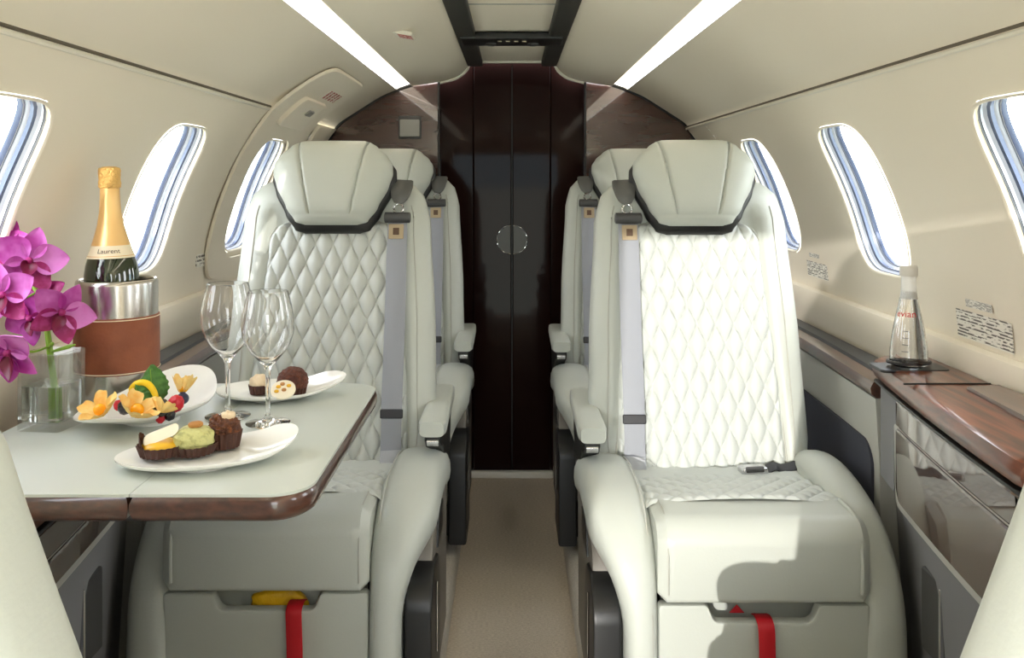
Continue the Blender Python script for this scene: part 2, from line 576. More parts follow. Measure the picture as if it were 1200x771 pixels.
HATCH = (2.36, 2.90)
for sx, side in ((-1, 'left'), (1, 'right')):
    w = MB()
    edge = Y0
    for yc in WIN_Y:
        holed(w, sx, yc, yc - .345, yc + .345, PH0, PH1, circ)
    w.grid(4, 16, lambda u, v: (sx * circ(PH0 + (PH1 - PH0) * v)[0], 2.98 + .33 * u, circ(PH0 + (PH1 - PH0) * v)[1]))
    w.grid(2, 16, lambda u, v: (sx * circ(PH0 + (PH1 - PH0) * v)[0], Y0 + (-.47 - Y0) * u, circ(PH0 + (PH1 - PH0) * v)[1]))
    struct(w.build('wall_' + side, M['wall']))
    # lower lining below the dado line, down to the deck
    low = [(.822, .787), (.812, .789), (.803, .783), (.800, .770), (.803, .740), (.812, .715), (.816, .690), (.816, .600), (.816, .45), (.816, .2), (.816, .0)]
    lo = MB().grid(1, len(low) - 1, lambda u, v: (sx * low[round(v * (len(low) - 1))][0], Y0 + (Y1 + .01 - Y0) * u, low[round(v * (len(low) - 1))][1]))
    struct(lo.build('wall_%s_lower' % side, M['wall']))
    # bright lip on top of the window panel
    cx, cz = circ(PH1)
    lip = MB().tube([(sx * (cx - .002), y, cz + .002) for y in ([Y0, 2.37] if sx < 0 else [Y0, 3.29])], .0045, 8)
    struct(lip.build('trim_1' if sx < 0 else 'trim_2', M['lip']))
    gv = MB().tube([(sx * (cx - .0065), y, cz + .0085) for y in ([Y0, 2.36] if sx < 0 else [Y0, 3.29])], .0028, 8)  # dark tube painted as the shade in the groove above the lip
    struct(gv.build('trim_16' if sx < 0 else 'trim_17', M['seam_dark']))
    # upper lining: recess behind the lip, then a swelling panel up to the light
    up = curve([(.648, 0, 1.262), (.638, 0, 1.277), (.616, 0, 1.296), (.555, 0, 1.335), (.480, 0, 1.382), (.418, 0, 1.409)], 22)
    c1 = MB().grid(1, 22, lambda u, v: (sx * up[round(v * 22)].x, Y0 + (Y1 + .01 - Y0) * u, up[round(v * 22)].z))
    struct(c1.build('ceiling_%s_upper' % side, M['ceiling']))
    # ceiling panel between the light and the rail
    ins = curve([(.368, 0, 1.442), (.366, 0, 1.424), (.345, 0, 1.424), (.26, 0, 1.437), (.205, 0, 1.453), (.172, 0, 1.478), (.160, 0, 1.500)], 24)
    c2 = MB().grid(1, 24, lambda u, v: (sx * ins[round(v * 24)].x, Y0 + (Y1 - .03 - Y0) * u, ins[round(v * 24)].z))
    struct(c2.build('ceiling_%s_inner' % side, M['ceiling']))
    # white end lip over the doors
    e = curve([(.262, 0, 1.434), (.205, 0, 1.449), (.170, 0, 1.474), (.157, 0, 1.496)], 12)
    struct(MB().tube([(sx * p.x, 3.272, p.z) for p in e], .006, 8).build('trim_3' if sx < 0 else 'trim_4', M['lip']))
    # light strip set into the slot
    sl = MB().grid(1, 4, lambda u, v: (sx * (.418 - .052 * v), Y0 + (3.285 - Y0) * u, 1.411 + .022 * v + .006 * sin(PI * v)))
    so = sl.build('light_strip', M['strip'])
    tag(so, 'long warm white light strip in the %s side of the ceiling' % side, 'light')
    # slot back wall
    struct(MB().grid(1, 2, lambda u, v: (sx * (.420 - .054 * v), Y0 + (Y1 - Y0) * u, 1.418 + .028 * v + .01)).build('trim_5' if sx < 0 else 'trim_6', M['lip']))
    # ceiling rail
    rl = MB().box((sx * .134, (Y0 + 3.27) / 2, 1.505), (.056, 3.27 - Y0, .026), .006)
    struct(rl.build('trim_7' if sx < 0 else 'trim_8', M['rail']))

for i, yc in enumerate(WIN_Y):
    window(2 * i + 1, -1, yc, 2.6 if i < 2 else 1.55); window(2 * i + 2, 1, yc)  # unseen front left windows made deeper to block the slanting sun

# centre ceiling: two boards with a seam, one white edge at the doors
cm = MB().box((0, 2.995, 1.517), (.226, .52, .014), .003)
cm.box((0, 1.06, 1.517), (.226, 3.33, .014), .003)
struct(cm.build('ceiling', M['ceiling']))
struct(MB().box((0, 3.262, 1.509), (.216, .016, .012), .003).build('trim_9', M['lip']))
struct(MB().box((0, 2.20, 1.5105), (.214, .006, .004), .001).build('trim_10', M['plastic_grey']))

# dark service bar across the ceiling
t = thing('overhead_service_panel', 'black service bar across the ceiling between two dark rails', 'overhead panel', (0, 2.66, 1.500))
MB().box((0, 0, -.004), (.30, .135, .022), .005).build('panel_body', M['black'], t)
for k in range(4):
    MB().box((-.036 + .024 * k, -.03, -.0145), (.012, .006, .004), .001).build('indicator', M['cream'], t)
for s in (-1, 1):
    MB().lathe([(0, -.022), (.010, -.022), (.017, -.017), (.019, -.010), (.012, -.008)], 24, (s * .062, .015, 0)).build('air_nozzle', M['dark_grey'], t)

# deck
struct(MB().box((0, 1.35, -.02), (.31, 4.0, .04)).build('floor', M['carpet']))
for s, nm in ((-1, 'floor_left'), (1, 'floor_right')):
    prof = [(.150, -.02), (.150, .030), (.153, .048), (.164, .058), (.18, .060), (.80, .060), (.80, -.02)]
    p = MB().loft([[(s * x, yy, z) for x, z in prof] for yy in (-.62, 3.29)])
    struct(p.build(nm, M['carpet_side']))
struct(MB().box((0, 3.272, .012), (.30, .03, .024), .006).build('trim_11', M['lip']))

# ---- aft bulkhead: walnut side panels, dark jambs, two door leaves
for s, nm in ((-1, 'left'), (1, 'right')):
    poly = [(.262, .06), (.262, 1.445), (.30, 1.441), (.366, 1.428), (.418, 1.410), (.480, 1.383), (.555, 1.336), (.622, 1.293), (.645, 1.270)]
    poly += [circ(PH1 - (PH1 - PH0) * k / 8) for k in range(1, 9)] + [(.815, .6), (.815, .2), (.815, .06)]
    struct(MB().prism([(s * a, b) for a, b in poly], .03, lambda a, b, d: (a, 3.285 + d, b)).build('wall_back_' + nm, M['bulk_wood']))
    pr = MB().tube([(s * (a - .004), 3.280, b) for a, b in poly[3:14]], .006, 6)
    struct(pr.build('trim_12' if s < 0 else 'trim_13', M['black']))
    struct(MB().box((s * .205, 3.322, .77), (.128, .03, 1.50), .004).build('wall_back_jamb_' + nm, M['door_lacquer']))
    struct(MB().box((s * .266, 3.276, .75), (.008, .012, 1.38), .003).build('trim_14' if s < 0 else 'trim_15', M['black']))
for s, n in ((-1, 1), (1, 2)):
    zb = .012 if s < 0 else .004
    x0, x1 = (-.140, -.0025) if s < 0 else (.0025, .140)
    lf = MB().box(((x0 + x1) / 2, 3.311, (zb + 1.512) / 2), (x1 - x0, .03, 1.512 - zb), .003)
    d = struct(lf.build('door_%d' % n, M['door_lacquer']))
    # half round pull, one half on each leaf
    pts = [(s * .006, .80)] + [(s * (.006 + .052 * sin(PI * k / 16)), .842 + .052 * -cos(PI * k / 16) + .0) for k in range(17)]
    pts = [(s * (.005 + .05 * sin(PI * k / 18)), .862 - .052 * cos(PI * k / 18)) for k in range(19)]
    if s < 0: pts = pts[::-1]
    h = MB().prism(pts, .006, lambda a, b, q: (a, 3.291 + q, b), .0015).build('handle', M['guide'], d)
    MB().tube([(a, 3.290, b) for a, b in (pts)], .0018, 6).build('handle_ring', M['chrome'], h)
struct(MB().box((0, 3.325, 1.56), (.6, .03, .12)).build('wall_back_head', M['door_lacquer']))
struct(MB().box((0, 3.34, .75), (.6, .01, 1.7)).build('wall_back', M['black']))
t = thing('bulkhead_vent_panel', 'small square grey flap in the walnut bulkhead above the left seats', 'vent', (-.372, 3.285, 1.272))
MB().prism(rrect(-.042, -.042, .042, .042, .006), .006, lambda a, b, d: (a, -.006 + d, b), .002).build('bezel', M['dark_grey'], t)
MB().prism(rrect(-.036, -.036, .036, .026, .004), .006, lambda a, b, d: (a, -.012 + d, b + .002), .002).build('flap', M['plastic_grey'], t)

# unseen partition added behind the viewer, its opening cut to shape the sunlight
for nm, x0, x1, z0, z1 in (('wall_front_left', -.84, -.48, 0, 1.50), ('wall_front_right', .34, .84, 0, 1.50), ('wall_front_head', -.48, .34, 1.285, 1.60)):
    struct(MB().box(((x0 + x1) / 2, -.66, (z0 + z1) / 2), (x1 - x0, .05, z1 - z0)).build(nm, M['wall']))

# ---- emergency exit hatch in the left side, round the last window
HP = curve([(.818, 0, .80), (.806, 0, .90), (.780, 0, 1.00), (.735, 0, 1.115), (.686, 0, 1.20), (.632, 0, 1.272), (.548, 0, 1.338), (.462, 0, 1.391)], 60)


def hatch_surf(f, d=.007):
    d += .003
    """f 0..1 along the section, d = stand-off into the cabin"""
    x = f * 60; i = max(0, min(int(x), 59)); k = x - i
    p = HP[i].lerp(HP[i + 1], k); q = (HP[i + 1] - HP[i]).normalized()
    n = Vector((-q.z, 0, q.x))
    return p + n * d


# convert window section angle to the hatch coordinate
def f_of(ph):
    x, z = circ(ph)
    best = min(range(61), key=lambda i: (HP[i].x - x) ** 2 + (HP[i].z - z) ** 2)
    return best / 60


t = thing('emergency_exit_hatch', 'cream emergency exit hatch around the rearmost left window', 'exit hatch', (-.80, 2.63, .80))
O = Vector((-.80, 2.63, .80))
fw, fh = f_of(WPH), (f_of(WPH + HS) - f_of(WPH - HS)) / 2
hb = MB()
yc = 2.635
rr = rrect(HATCH[0], .01, HATCH[1], 1.0, 0.0)
rect = rect_ring(HATCH[0], HATCH[1], .015, .985)
def soft(y, f):
    # rounded corners of the hatch
    cy, cf = (HATCH[0] + HATCH[1]) / 2, .5
    a, b = (y - cy) / ((HATCH[1] - HATCH[0]) / 2), (f - cf) / .485
    k = (abs(a) ** 9 + abs(b) ** 9) ** (1 / 9)
    return cy + (y - cy) / max(k, 1e-6), cf + (f - cf) / max(k, 1e-6)
rect = [soft(*p) for p in rect]
hole = []
for (y, f) in rect:
    a, b = (y - yc) / HY, (f - fw) / fh
    k = (abs(a) ** 4.2 + abs(b) ** 4.2) ** (-1 / 4.2)
    hole.append((yc + a * k * HY * 1.06, fw + b * k * fh * 1.06))
def hpt(y, f, d):
    p = hatch_surf(f, d); return Vector((-p.x, y, p.z)) - O
rings = [[hpt(y, f, .0) for y, f in hole], [hpt(y, f, .007) for y, f in hole]]
for k in range(1, 9):
    tt = k / 8
    rings.append([hpt(a[0] + (b[0] - a[0]) * tt * .985, a[1] + (b[1] - a[1]) * tt * .985, .008) for a, b in zip(hole, rect)])
rings.append([hpt(y, f, .004) for y, f in rect]); rings.append([hpt(y, f, .0) for y, f in rect])
hb.loft(rings, False, False)
hb.build('hatch_panel', M['wall'], t)


def hatch_plate(y0, y1, f0, f1, r, d0, d1, name, m, parent):
    b = MB()
    pl = rrect(y0 / .52, f0, y1 / .52, f1, r, 6)
    pl = [(a * .52, f) for a, f in pl]
    cy, cf = (y0 + y1) / 2, (f0 + f1) / 2
    def sc(k): return [(cy + (a - cy) * k, cf + (f - cf) * k) for a, f in pl]
    rg = [[hpt(a, f, d0) for a, f in pl], [hpt(a, f, d1 - .002) for a, f in pl]]
    for k in (.97, .7, .4, .05):
        rg.append([hpt(a, f, d1) for a, f in sc(k)])
    b.loft(rg, False, True)
    return b.build(name, m, parent)


hd = hatch_plate(2.47, 2.745, .655, .815, .03, .006, .021, 'handle_cover', M['wall'], t)
hatch_plate(2.60, 2.66, .745, .775, .012, .012, .026, 'handle_grip', M['plastic_grey'], hd)
hatch_plate(2.61, 2.79, .835, .885, .004, .006, .0092, 'exit_placard', M['placard_red'], t)

# lower exit trim beside the hatch, toward the bulkhead
t2 = thing('exit_side_panel', 'small cream access panel between the exit hatch and the bulkhead', 'access panel', (-.72, 3.02, 1.10))
O2 = O; O = Vector((-.72, 3.02, 1.10))
hatch_plate(2.96, 3.16, .36, .70, .03, .0, .012, 'access_cover', M['wall'], t2)
O = O2

# ---- placards
def placard(nm, label, sx, y0, y1, ph0, ph1, m, d=-.002):
    b = MB()
    yc, pc = (y0 + y1) / 2, (ph0 + ph1) / 2
    cx, cz = circ(pc)
    c = Vector((sx * cx, yc, cz))
    def fn(u, v):
        x, z = circ(ph0 + (ph1 - ph0) * v, d); return Vector((sx * x, y0 + (y1 - y0) * u, z)) - c
    def fb(u, v):
        x, z = circ(ph0 + (ph1 - ph0) * v, .003); return Vector((sx * x, y0 + (y1 - y0) * u, z)) - c
    b.grid(4, 4, fn); b.grid(4, 4, fb)
    o = b.build(nm, m, None, None, at=c)
    return tag(o, label, 'placard')
placard('wall_placard', 'faint printed placard on the right wall behind the water bottle', 1, 1.465, 1.650, .056, .118, M['placard'])
placard('wall_sticker', 'small dark print line above the large placard on the right wall', 1, 1.52, 1.61, .128, .146, M['placard'])
placard('wall_placard', 'printed placard on the right wall just beside the front right seat back', 1, 2.32, 2.48, .085, .135, M['placard'])
placard('wall_sticker', 'tiny print strip above the placard beside the right seat back', 1, 2.37, 2.45, .150, .164, M['placard'])
t = thing('exit_instruction_placard', 'dark printed placard low on the left wall behind the wine glasses', 'placard', (-.815, 2.36, .90))
MB().box((.004, 0, 0), (.006, .10, .09), .002).build('printed_face', M['placard'], t)
t = thing('ceiling_placard', 'small white and red sign box on the ceiling left of the rail', 'sign', (-.262, 2.19, 1.433))
RT = Matrix.Rotation(math.radians(10), 3, 'Y')
MB().box((0, 0, 0), (.048, .085, .010), .002, rot=RT).build('sign_box', M['lip'], t)
MB().box((.004, -.006, -.0055), (.034, .055, .002), .0005, rot=RT).build('printed_face', M['placard_ceiling'], t)

# ================================================================== SEATS
def quilt(x, z, w, h):
    a = x / w + z / h; b = x / w - z / h
    return (abs(sin(PI * a)) * abs(sin(PI * b))) ** .40


def superring(cx, cy, a, b, n, e=2.6):
    out = []
    for k in range(n):
        th = 2 * PI * k / n
        c, s = cos(th), sin(th)
        out.append((cx + a * math.copysign(abs(c) ** (2 / e), c), cy + b * math.copysign(abs(s) ** (2 / e), s)))
    return out


def arch(mb, path, xc, hw, ht, n=22, e=2.8, nar=None):
    """padded roll following a path in the y-z plane"""
    P = curve([(0, y, z) for y, z in path], 36)
    rings = []
    for i, p in enumerate(P):
        t = (P[min(i + 1, 36)] - P[max(i - 1, 0)]).normalized()
        nn = Vector((0, -t.z, t.y))
        k = i / 36
        sc = min(1.0, .55 + .45 * sqrt(max(0, min(1, k / .08))), .55 + .45 * sqrt(max(0, min(1, (1 - k) / .04))))
        xk, hk = xc, hw
        if nar:
            q = max(0, min(1, (k - nar[2]) / (nar[3] - nar[2]))); q = q * q * (3 - 2 * q)
            xk = xc + (nar[0] - xc) * q; hk = hw + (nar[1] - hw) * q
        rings.append([Vector((xk + a * sc, 0, 0)) + p + nn * b * sc for a, b in superring(0, 0, hk, ht, n, e)])
    mb.loft(rings)


def make_seat(m, recline, label, loc, rotz=0.0, fine=1.0, group=None, arm_z=0.0):
    """m = +1: aisle on its -x side; -1 mirrored"""
    mir = m < 0
    root = thing('passenger_seat', label, 'seat', loc, rotz, group)
    th = math.radians(recline)
    def B(x, t, n):
        return Vector((x, .40 + sin(th) * t - cos(th) * n, .40 + cos(th) * t + sin(th) * n))
    def bld(mb, nm, mt, par=root, lab=None, ang=40):
        return mb.build(nm, mt, par, lab, mirror=mir, angle=ang)

    # base, side panels, feet
    b = MB().box((0.0, .26, .17), (.46, .36, .20), .012)
    base = bld(b, 'base', M['black'])
    for x in (-.17, .17):
        bld(MB().box((x, .26, .078), (.045, .44, .034), .006), 'floor_track', M['dark_grey'], base)
    sp = [(.07, .10), (.44, .10), (.46, .40), (.38, .44), (.20, .45), (.12, .41), (.085, .36)]
    bld(MB().prism(sp, .045, lambda a, c, d: (-.262 + d, a, c), .004), 'side_panel', M['panel_taupe'])
    bld(MB().prism([(.012, .075), (.20, .075), (.20, .30), (.17, .355), (.09, .372), (.035, .350), (.012, .31)], .050, lambda a, c, d: (-.268 + d, a, c), .006), 'track_cover', M['black'])
    bld(MB().tube([(-.2695, .10, .33), (-.2695, .10, .20)], .0018, 6), 'cover_edge', M['chrome'], base)
    bld(MB().prism([(.18, .36), (.30, .36), (.30, .415), (.20, .415)], .006, lambda a, c, d: (-.266 + d, a, c), .002), 'control_plate', M['black'])
    # aisle bolster and outboard bolster
    a = MB(); arch(a, [(.47, .395), (.42, .440), (.30, .462), (.18, .464), (.10, .450), (.048, .405), (.030, .33), (.026, .24), (.03, .16)], -.214, .058, .046, nar=(-.186, .029, .46, .80))
    bl = bld(a, 'side_bolster', M['leather'])
    st = [(.40, .487), (.30, .507), (.18, .509), (.08, .492), (.022, .430), (-.012, .34), (-.017, .25)]
    bld(MB().tube(curve([(-.170, y + .002, z - .003) for y, z in st], 30), .0016, 6), 'seam', M['piping'], bl)
    a = MB(); arch(a, [(.47, .395), (.42, .440), (.32, .462), (.20, .450), (.11, .415), (.055, .35), (.040, .27), (.04, .16)], .234, .042, .050)
    bld(a, 'side_bolster', M['leather'])
    # front pad (leg rest) with its end roll
    prof = rrect(0, 0, .15, .140, [.010, .010, .03, .042], 8)
    W0, W1 = -.158, .206
    rings = []
    for k in range(25):
        q = k / 24; x = W0 + (W1 - W0) * q
        ed = min(q, 1 - q) * (W1 - W0)
        ins = .012 * max(0, 1 - ed / .014) ** 2
        bulge = .006 * sin(PI * q)
        rings.append([(x, -.006 - bulge * sin(PI * min(1, max(0, z / .14))) + ins + y * (1 - ins * 6), .357 + ins + z * (1 - ins * 14)) for y, z in prof])
    pad = bld(MB().loft(rings), 'leg_rest', M['leather'])
    edge = [(.10, .4985), (.035, .4965), (.004, .475), (-.009, .43), (-.008, .375)]
    bld(MB().tube(curve([(.188, y, z) for y, z in edge], 20), .0035, 8), 'piping', M['leather'], pad)
    bld(MB().tube(curve([(-.142, y - .001, z - .0005) for y, z in edge], 20), .0014, 6), 'seam', M['piping'], pad)
    # pocket panel with a hand notch
    nl, nr, zt, nd = -.062, .108, .352, .030
    out = [(-.157, .15), (.206, .15)]
    def arc(cx, cz, r, a0, a1, k=7):
        return [(cx + r * cos(math.radians(a0 + (a1 - a0) * i / k)), cz + r * sin(math.radians(a0 + (a1 - a0) * i / k))) for i in range(k + 1)]
    out += arc(.198, zt - .008, .008, 0, 90) + arc(nr + .018, zt - .012, .012, 90, 165) + arc(nr - .012, zt - nd + .015, .015, -15, -90)
    out += arc(nl + .012, zt - nd + .015, .015, -90, -165) + arc(nl - .018, zt - .012, .012, 15, 90) + arc(-.149, zt - .008, .008, 90, 180)
    bld(MB().prism(out, .026, lambda a, c, d: (a, .002 + d, c), .006), 'pocket_panel', M['leather'])
    bld(MB().box((.024, .064, .27), (.34, .012, .16), .003), 'pocket_liner', M['leather'])
    # quilted seat cushion
    n1, n2 = int(150 * fine), int(120 * fine)
    def seat_fn(u, v):
        x = -.166 + .372 * u; y = .095 + .335 * v
        q = quilt(x - .02, y, .042, .062)
        ed = min(1, min(u, 1 - u) / .05) ; ed2 = min(1, (1 - v) / .05)
        z = .492 - .045 * v + .010 * sin(PI * u) * (1 - v) + .0075 * q * min(1, v / .03) - .010 * (1 - ed) ** 2 - .012 * (1 - ed2) ** 2
        return (x, y, z)
    sc_ = MB().grid(n1, n2, seat_fn)
    sc_.box((.02, .2625, .443), (.37, .33, .05), .01)
    bld(sc_, 'seat_cushion', M['quilt'], ang=60)

    # backrest shell
    Lb = .705
    HW = [(0, .205), (.04, .232), (.12, .240), (.35, .234), (.60, .218), (.655, .205), (.685, .180), (.700, .140), (Lb, .09)]
    rings = []
    ts = [-.035, -.03, -.01, .02, .06, .12, .2, .28, .36, .44, .5, .56, .6, .625, .645, .66, .672, .682, .69, .697, .702, Lb]
    for t_ in ts:
        w = lerp(HW, t_) if t_ >= 0 else .205 + t_ * .6
        thk = 1.0 if t_ < .62 else sqrt(max(.02, 1 - ((t_ - .62) / .087) ** 2))
        if t_ < 0: thk = .8
        ring = []
        for a, c in superring(0, 0, 1, 1, 64, 3.4):
            n = (-.022 + .058 * c) * 1.0
            n = -.022 + (n + .022) * thk
            if c > 0:
                xx = abs(a) * w
                dish = max(0.0, min(1.0, (lerp([(0, .186), (.59, .150)], t_) + .012 - xx) / .022))
                dish = dish * dish * (3 - 2 * dish)
                n -= .024 * dish * (1 if t_ < .6 else max(0, 1 - (t_ - .6) / .03))
            ring.append(B(a * w, t_, n))
        rings.append(ring)
    back = bld(MB().loft(rings), 'backrest', M['leather'], ang=60)
    for sg in (-1, 1):
        bld(MB().tube([B(sg * (lerp(HW, t_) * .838), t_, .0245) for t_ in [.03 + .6 * k / 40 for k in range(41)]], .0016, 6), 'seam', M['piping'], back)
    # quilted insert
    T0, T1, rc = .012, .592, .05
    def hwq(t_):
        h = lerp([(0, .183), (.2, .178), (.592, .149)], t_)
        if t_ > T1 - rc:
            d = t_ - (T1 - rc); h = h - rc + sqrt(max(0, rc * rc - d * d))
        if t_ < T0 + .02:
            d = T0 + .02 - t_; h = h - .02 + sqrt(max(0, .0004 - d * d))
        return h
    m1, m2 = int(150 * fine), int(270 * fine)
    def back_fn(u, v):
        t_ = T0 + (T1 - T0) * v; h = hwq(t_); x = (2 * u - 1) * h
        ed = min(1, (h - abs(x)) / .014, (T1 - t_) / .014, (t_ - T0) / .014)
        ed = sqrt(max(0, 1 - (1 - max(0, ed)) ** 2))
        n = .004 + (.014 + .0125 * quilt(x, t_ - .012, .041, .088)) * ed + .006 * (1 - (x / .19) ** 2) * ed
        return B(x, t_, n)
    qc = bld(MB().grid(m1, m2, back_fn), 'backrest_cushion', M['quilt'], ang=70)
    ol = [B(hwq(t_) + .002, t_, .016) for t_ in [T0 + (T1 - T0) * (k / 40) for k in range(41)]]
    ol2 = [B(-hwq(t_) - .002, t_, .016) for t_ in [T0 + (T1 - T0) * (1 - k / 40) for k in range(41)]]
    bld(MB().tube(ol + ol2, .0024, 6), 'piping', M['piping'], qc)

    # headrest: three panels, flat octagon outline
    HWH = [(-1, .060), (-.93, .082), (-.6, .104), (-.1, .128), (.2, .137), (.42, .136), (.62, .124), (.85, .100), (.96, .084), (1, .070)]
    def hr(scale, nc, thk, tc, drop=0.0, seams=True, hh=.098):
        nu, nv = 110, 56
        mb = MB()
        def side(sg):
            def fn(u, v):
                a = 2 * u - 1; c = 2 * v - 1
                c2 = math.copysign(abs(sin(c * PI / 2)), c)
                a2 = sin(a * PI / 2)
                w = lerp(HWH, c2) * scale
                bul = (max(0, 1 - abs(a2) ** 3.2) ** .5) * (max(0, 1 - abs(c2) ** 3.0) ** .5)
                n = nc + sg * thk * bul
                if seams and sg > 0:
                    sxx = .041 + .040 * (c2 + 1) / 2
                    d = abs(abs(a2 * w) - sxx)
                    n -= .0075 * math.exp(-(d / .0024) ** 2) * (1 if c2 > -.78 else 0)
                    d2 = abs(c2 + .80)
                    n -= .0022 * math.exp(-(d2 / .022) ** 2)
                x = a2 * w
                return B(x, tc + c2 * hh * scale - drop, n)
            return fn
        mb.grid(nu, nv, side(1)); mb.grid(nu, nv, side(-1))
        return mb
    hrest = bld(hr(1.0, .062, .048, .676), 'headrest', M['leather'], ang=60)
    bld(hr(1.05, .040, .026, .674, .010, False), 'headrest_backing', M['black'], hrest, 'black backing plate', ang=60)

    # shoulder belt on the aisle side
    bx = -.148
    gd = MB().ribbon([B(bx - .008, .684, .034), B(bx - .007, .672, .044), B(bx - .005, .652, .049), B(bx - .003, .640, .050), B(bx - .002, .630, .049)], [.050, .052, .044, .036, .020], .012, (1, 0, 0))
    belt = bld(MB().ribbon([B(bx, .60, .044), B(bx, .50, .047), B(bx, .35, .047), B(bx + .002, .2, .046), B(bx + .002, .12, .044), B(bx + .001, .055, .040), B(bx - .002, .02, .05)], [.044, .046, .046, .046, .044, .048, .052], .003, (1, 0, 0)), 'seat_belt', M['belt'])
    bld(gd, 'belt_guide', M['guide'], belt)
    bld(MB().tube([B(bx - .002 + .011 * cos(2 * PI * k / 20), .618 + .011 * sin(2 * PI * k / 20), .050) for k in range(20)], .0028, 8, closed=True), 'belt_ring', M['chrome'], belt)
    bld(MB().tube([B(bx - .030, .597, .050), B(bx - .028, .597, .050), B(bx + .028, .597, .050), B(bx + .030, .597, .050)], [.009, .0125, .0125, .009], 16), 'belt_roller', M['dark_grey'], belt)
    def tilt(mb, c, s, bev): mb.box(c, s, bev, rot=Matrix.Rotation(-th, 3, 'X'))
    lb = MB(); tilt(lb, B(bx + .002, .565, .050), (.034, .003, .034), .0012)
    lab = bld(lb, 'belt_label', M['label_tan'], belt)
    lb = MB(); tilt(lb, B(bx + .002, .565, .052), (.014, .002, .016), .0006)
    bld(lb, 'label_emblem', M['label_brown'], lab)
    lb = MB(); tilt(lb, B(bx + .002, .162, .046), (.050, .008, .020), .003)
    bld(lb, 'belt_retainer', M['belt_dark'], belt)
    bld(MB().ribbon([B(bx + .000, .085, .046), B(bx - .002, .05, .047), B(bx - .004, .018, .054), B(bx - .004, .0, .066)], [.046, .054, .056, .05], .005, (1, 0, 0)), 'belt_end', M['belt_end'], belt)
    # lap buckle lying at the back of the cushion
    rb = Matrix.Rotation(math.radians(8), 3, 'Z')
    bk = bld(MB().box((.098, .352, .470), (.058, .034, .020), .006, rot=rb), 'buckle', M['chrome'])
    bld(MB().box((.098, .337, .477), (.040, .008, .012), .003, rot=rb), 'buckle_latch', M['dark_grey'], bk)
    bld(MB().ribbon(curve([(.124, .356, .469), (.145, .362, .476), (.165, .366, .470), (.195, .372, .474), (.212, .385, .468)], 16), .026, .004, (.1, .9, .35)), 'lap_strap', M['belt_dark'], bk)

    # armrest hung on the aisle side of the back
    ax = -.246
    ar = MB()
    rings = []
    for k in range(17):
        q = k / 16; y = .255 + .36 * q
        sc = min(1, .84 + .16 * sqrt(max(0, min(1, q / .06))), .6 + .4 * sqrt(max(0, min(1, (1 - q) / .08))))
        hw_ = (.029 - .003 * q) * sc
        rings.append([(ax + a, y, .570 + arm_z + c) for a, c in superring(0, 0, hw_, .017 * (.4 + .6 * sc), 32, 4.5)])
    arm = bld(ar.loft(rings), 'armrest', M['leather'])
    brk = [(.275, .555), (.275, .540), (.300, .520), (.345, .515), (.42, .45), (.50, .42), (.56, .45), (.60, .555)]
    bld(MB().prism(brk, .034, lambda a, c, d: (ax - .017 + d, a, c + arm_z), .005), 'armrest_bracket', M['black'], arm)
    bld(MB().tube([(ax - .012, .282, .538 + arm_z), (ax + .012, .282, .538 + arm_z)], .009, 12), 'armrest_latch', M['chrome'], arm)
    return root


SX, SY = .408, 1.54
G = None
s_right = make_seat(1, 12, 'pale leather seat with quilted back in bright sun, front right of the aisle', (SX, SY, .0), fine=1.25)
s_left = make_seat(-1, 12, 'pale leather seat with quilted back behind the laid table, left of the aisle', (-SX - .002, SY + .045, .0), fine=1.25)
dup(s_right, (SX - .014, SY + .89, .012), 'pale leather seat against the bulkhead, hidden behind the sunlit right seat')
dup(s_left, (-SX + .016, SY + .90, .012), 'pale leather seat against the bulkhead, half hidden behind the left seat')
make_seat(1, 23, 'pale seat back edge at the lower left corner, cut off by the frame', (-.454, 1.06, 0), PI, fine=.5, arm_z=-.075)
make_seat(-1, 23, 'pale seat back edge at the lower right corner, cut off by the frame', (.464, 1.06, 0), PI, fine=.5, arm_z=-.075)

# life vests in the seat pockets
def ribbon_pull(par, x, y, z0, z1, nm='pull_strap'):
    pts = curve([(x, y + .035, z0 - .004), (x, y + .014, z0 + .002), (x, y - .008, z0 - .004), (x + .001, y - .011, z0 - .03), (x + .002, y - .010, (z0 + z1) / 2), (x + .003, y - .012, z1)], 24)
    return MB().ribbon(pts, .028, .002, (1, 0, 0)).build(nm, M['red'], par)
lv = thing('life_vest', 'yellow life vest pouch with red strap in the left seat front pocket', 'life vest', (-.42, SY + .081, .30))
MB().ell((.0, .006, .016), (.052, .011, .026), .8, fn=lambda d: 1 + .06 * sin(9 * d.x + 5 * d.z)).build('pouch', M['yellow'], lv)
ribbon_pull(lv, .038, -.036, .030, -.12)
lr = thing('life_vest_strap', 'red pull strap hanging out of the right seat front pocket', 'strap', (.430, SY, .30))
ribbon_pull(lr, .002, 0, .026, -.12)
MB().prism([(-.014, 0), (.012, 0), (-.001, .014)], .003, lambda a, b, d: (-.036 + a, .034 + d, .024 + b)).build('red_tab', M['red'], lr)

# ================================================================== CONSOLES
def bow(y):
    """inner edge of the ledge, bowed in plan"""
    return .603 + .074 * max(0, (y - .75) / .86) ** 1.7 if y > .75 else .603


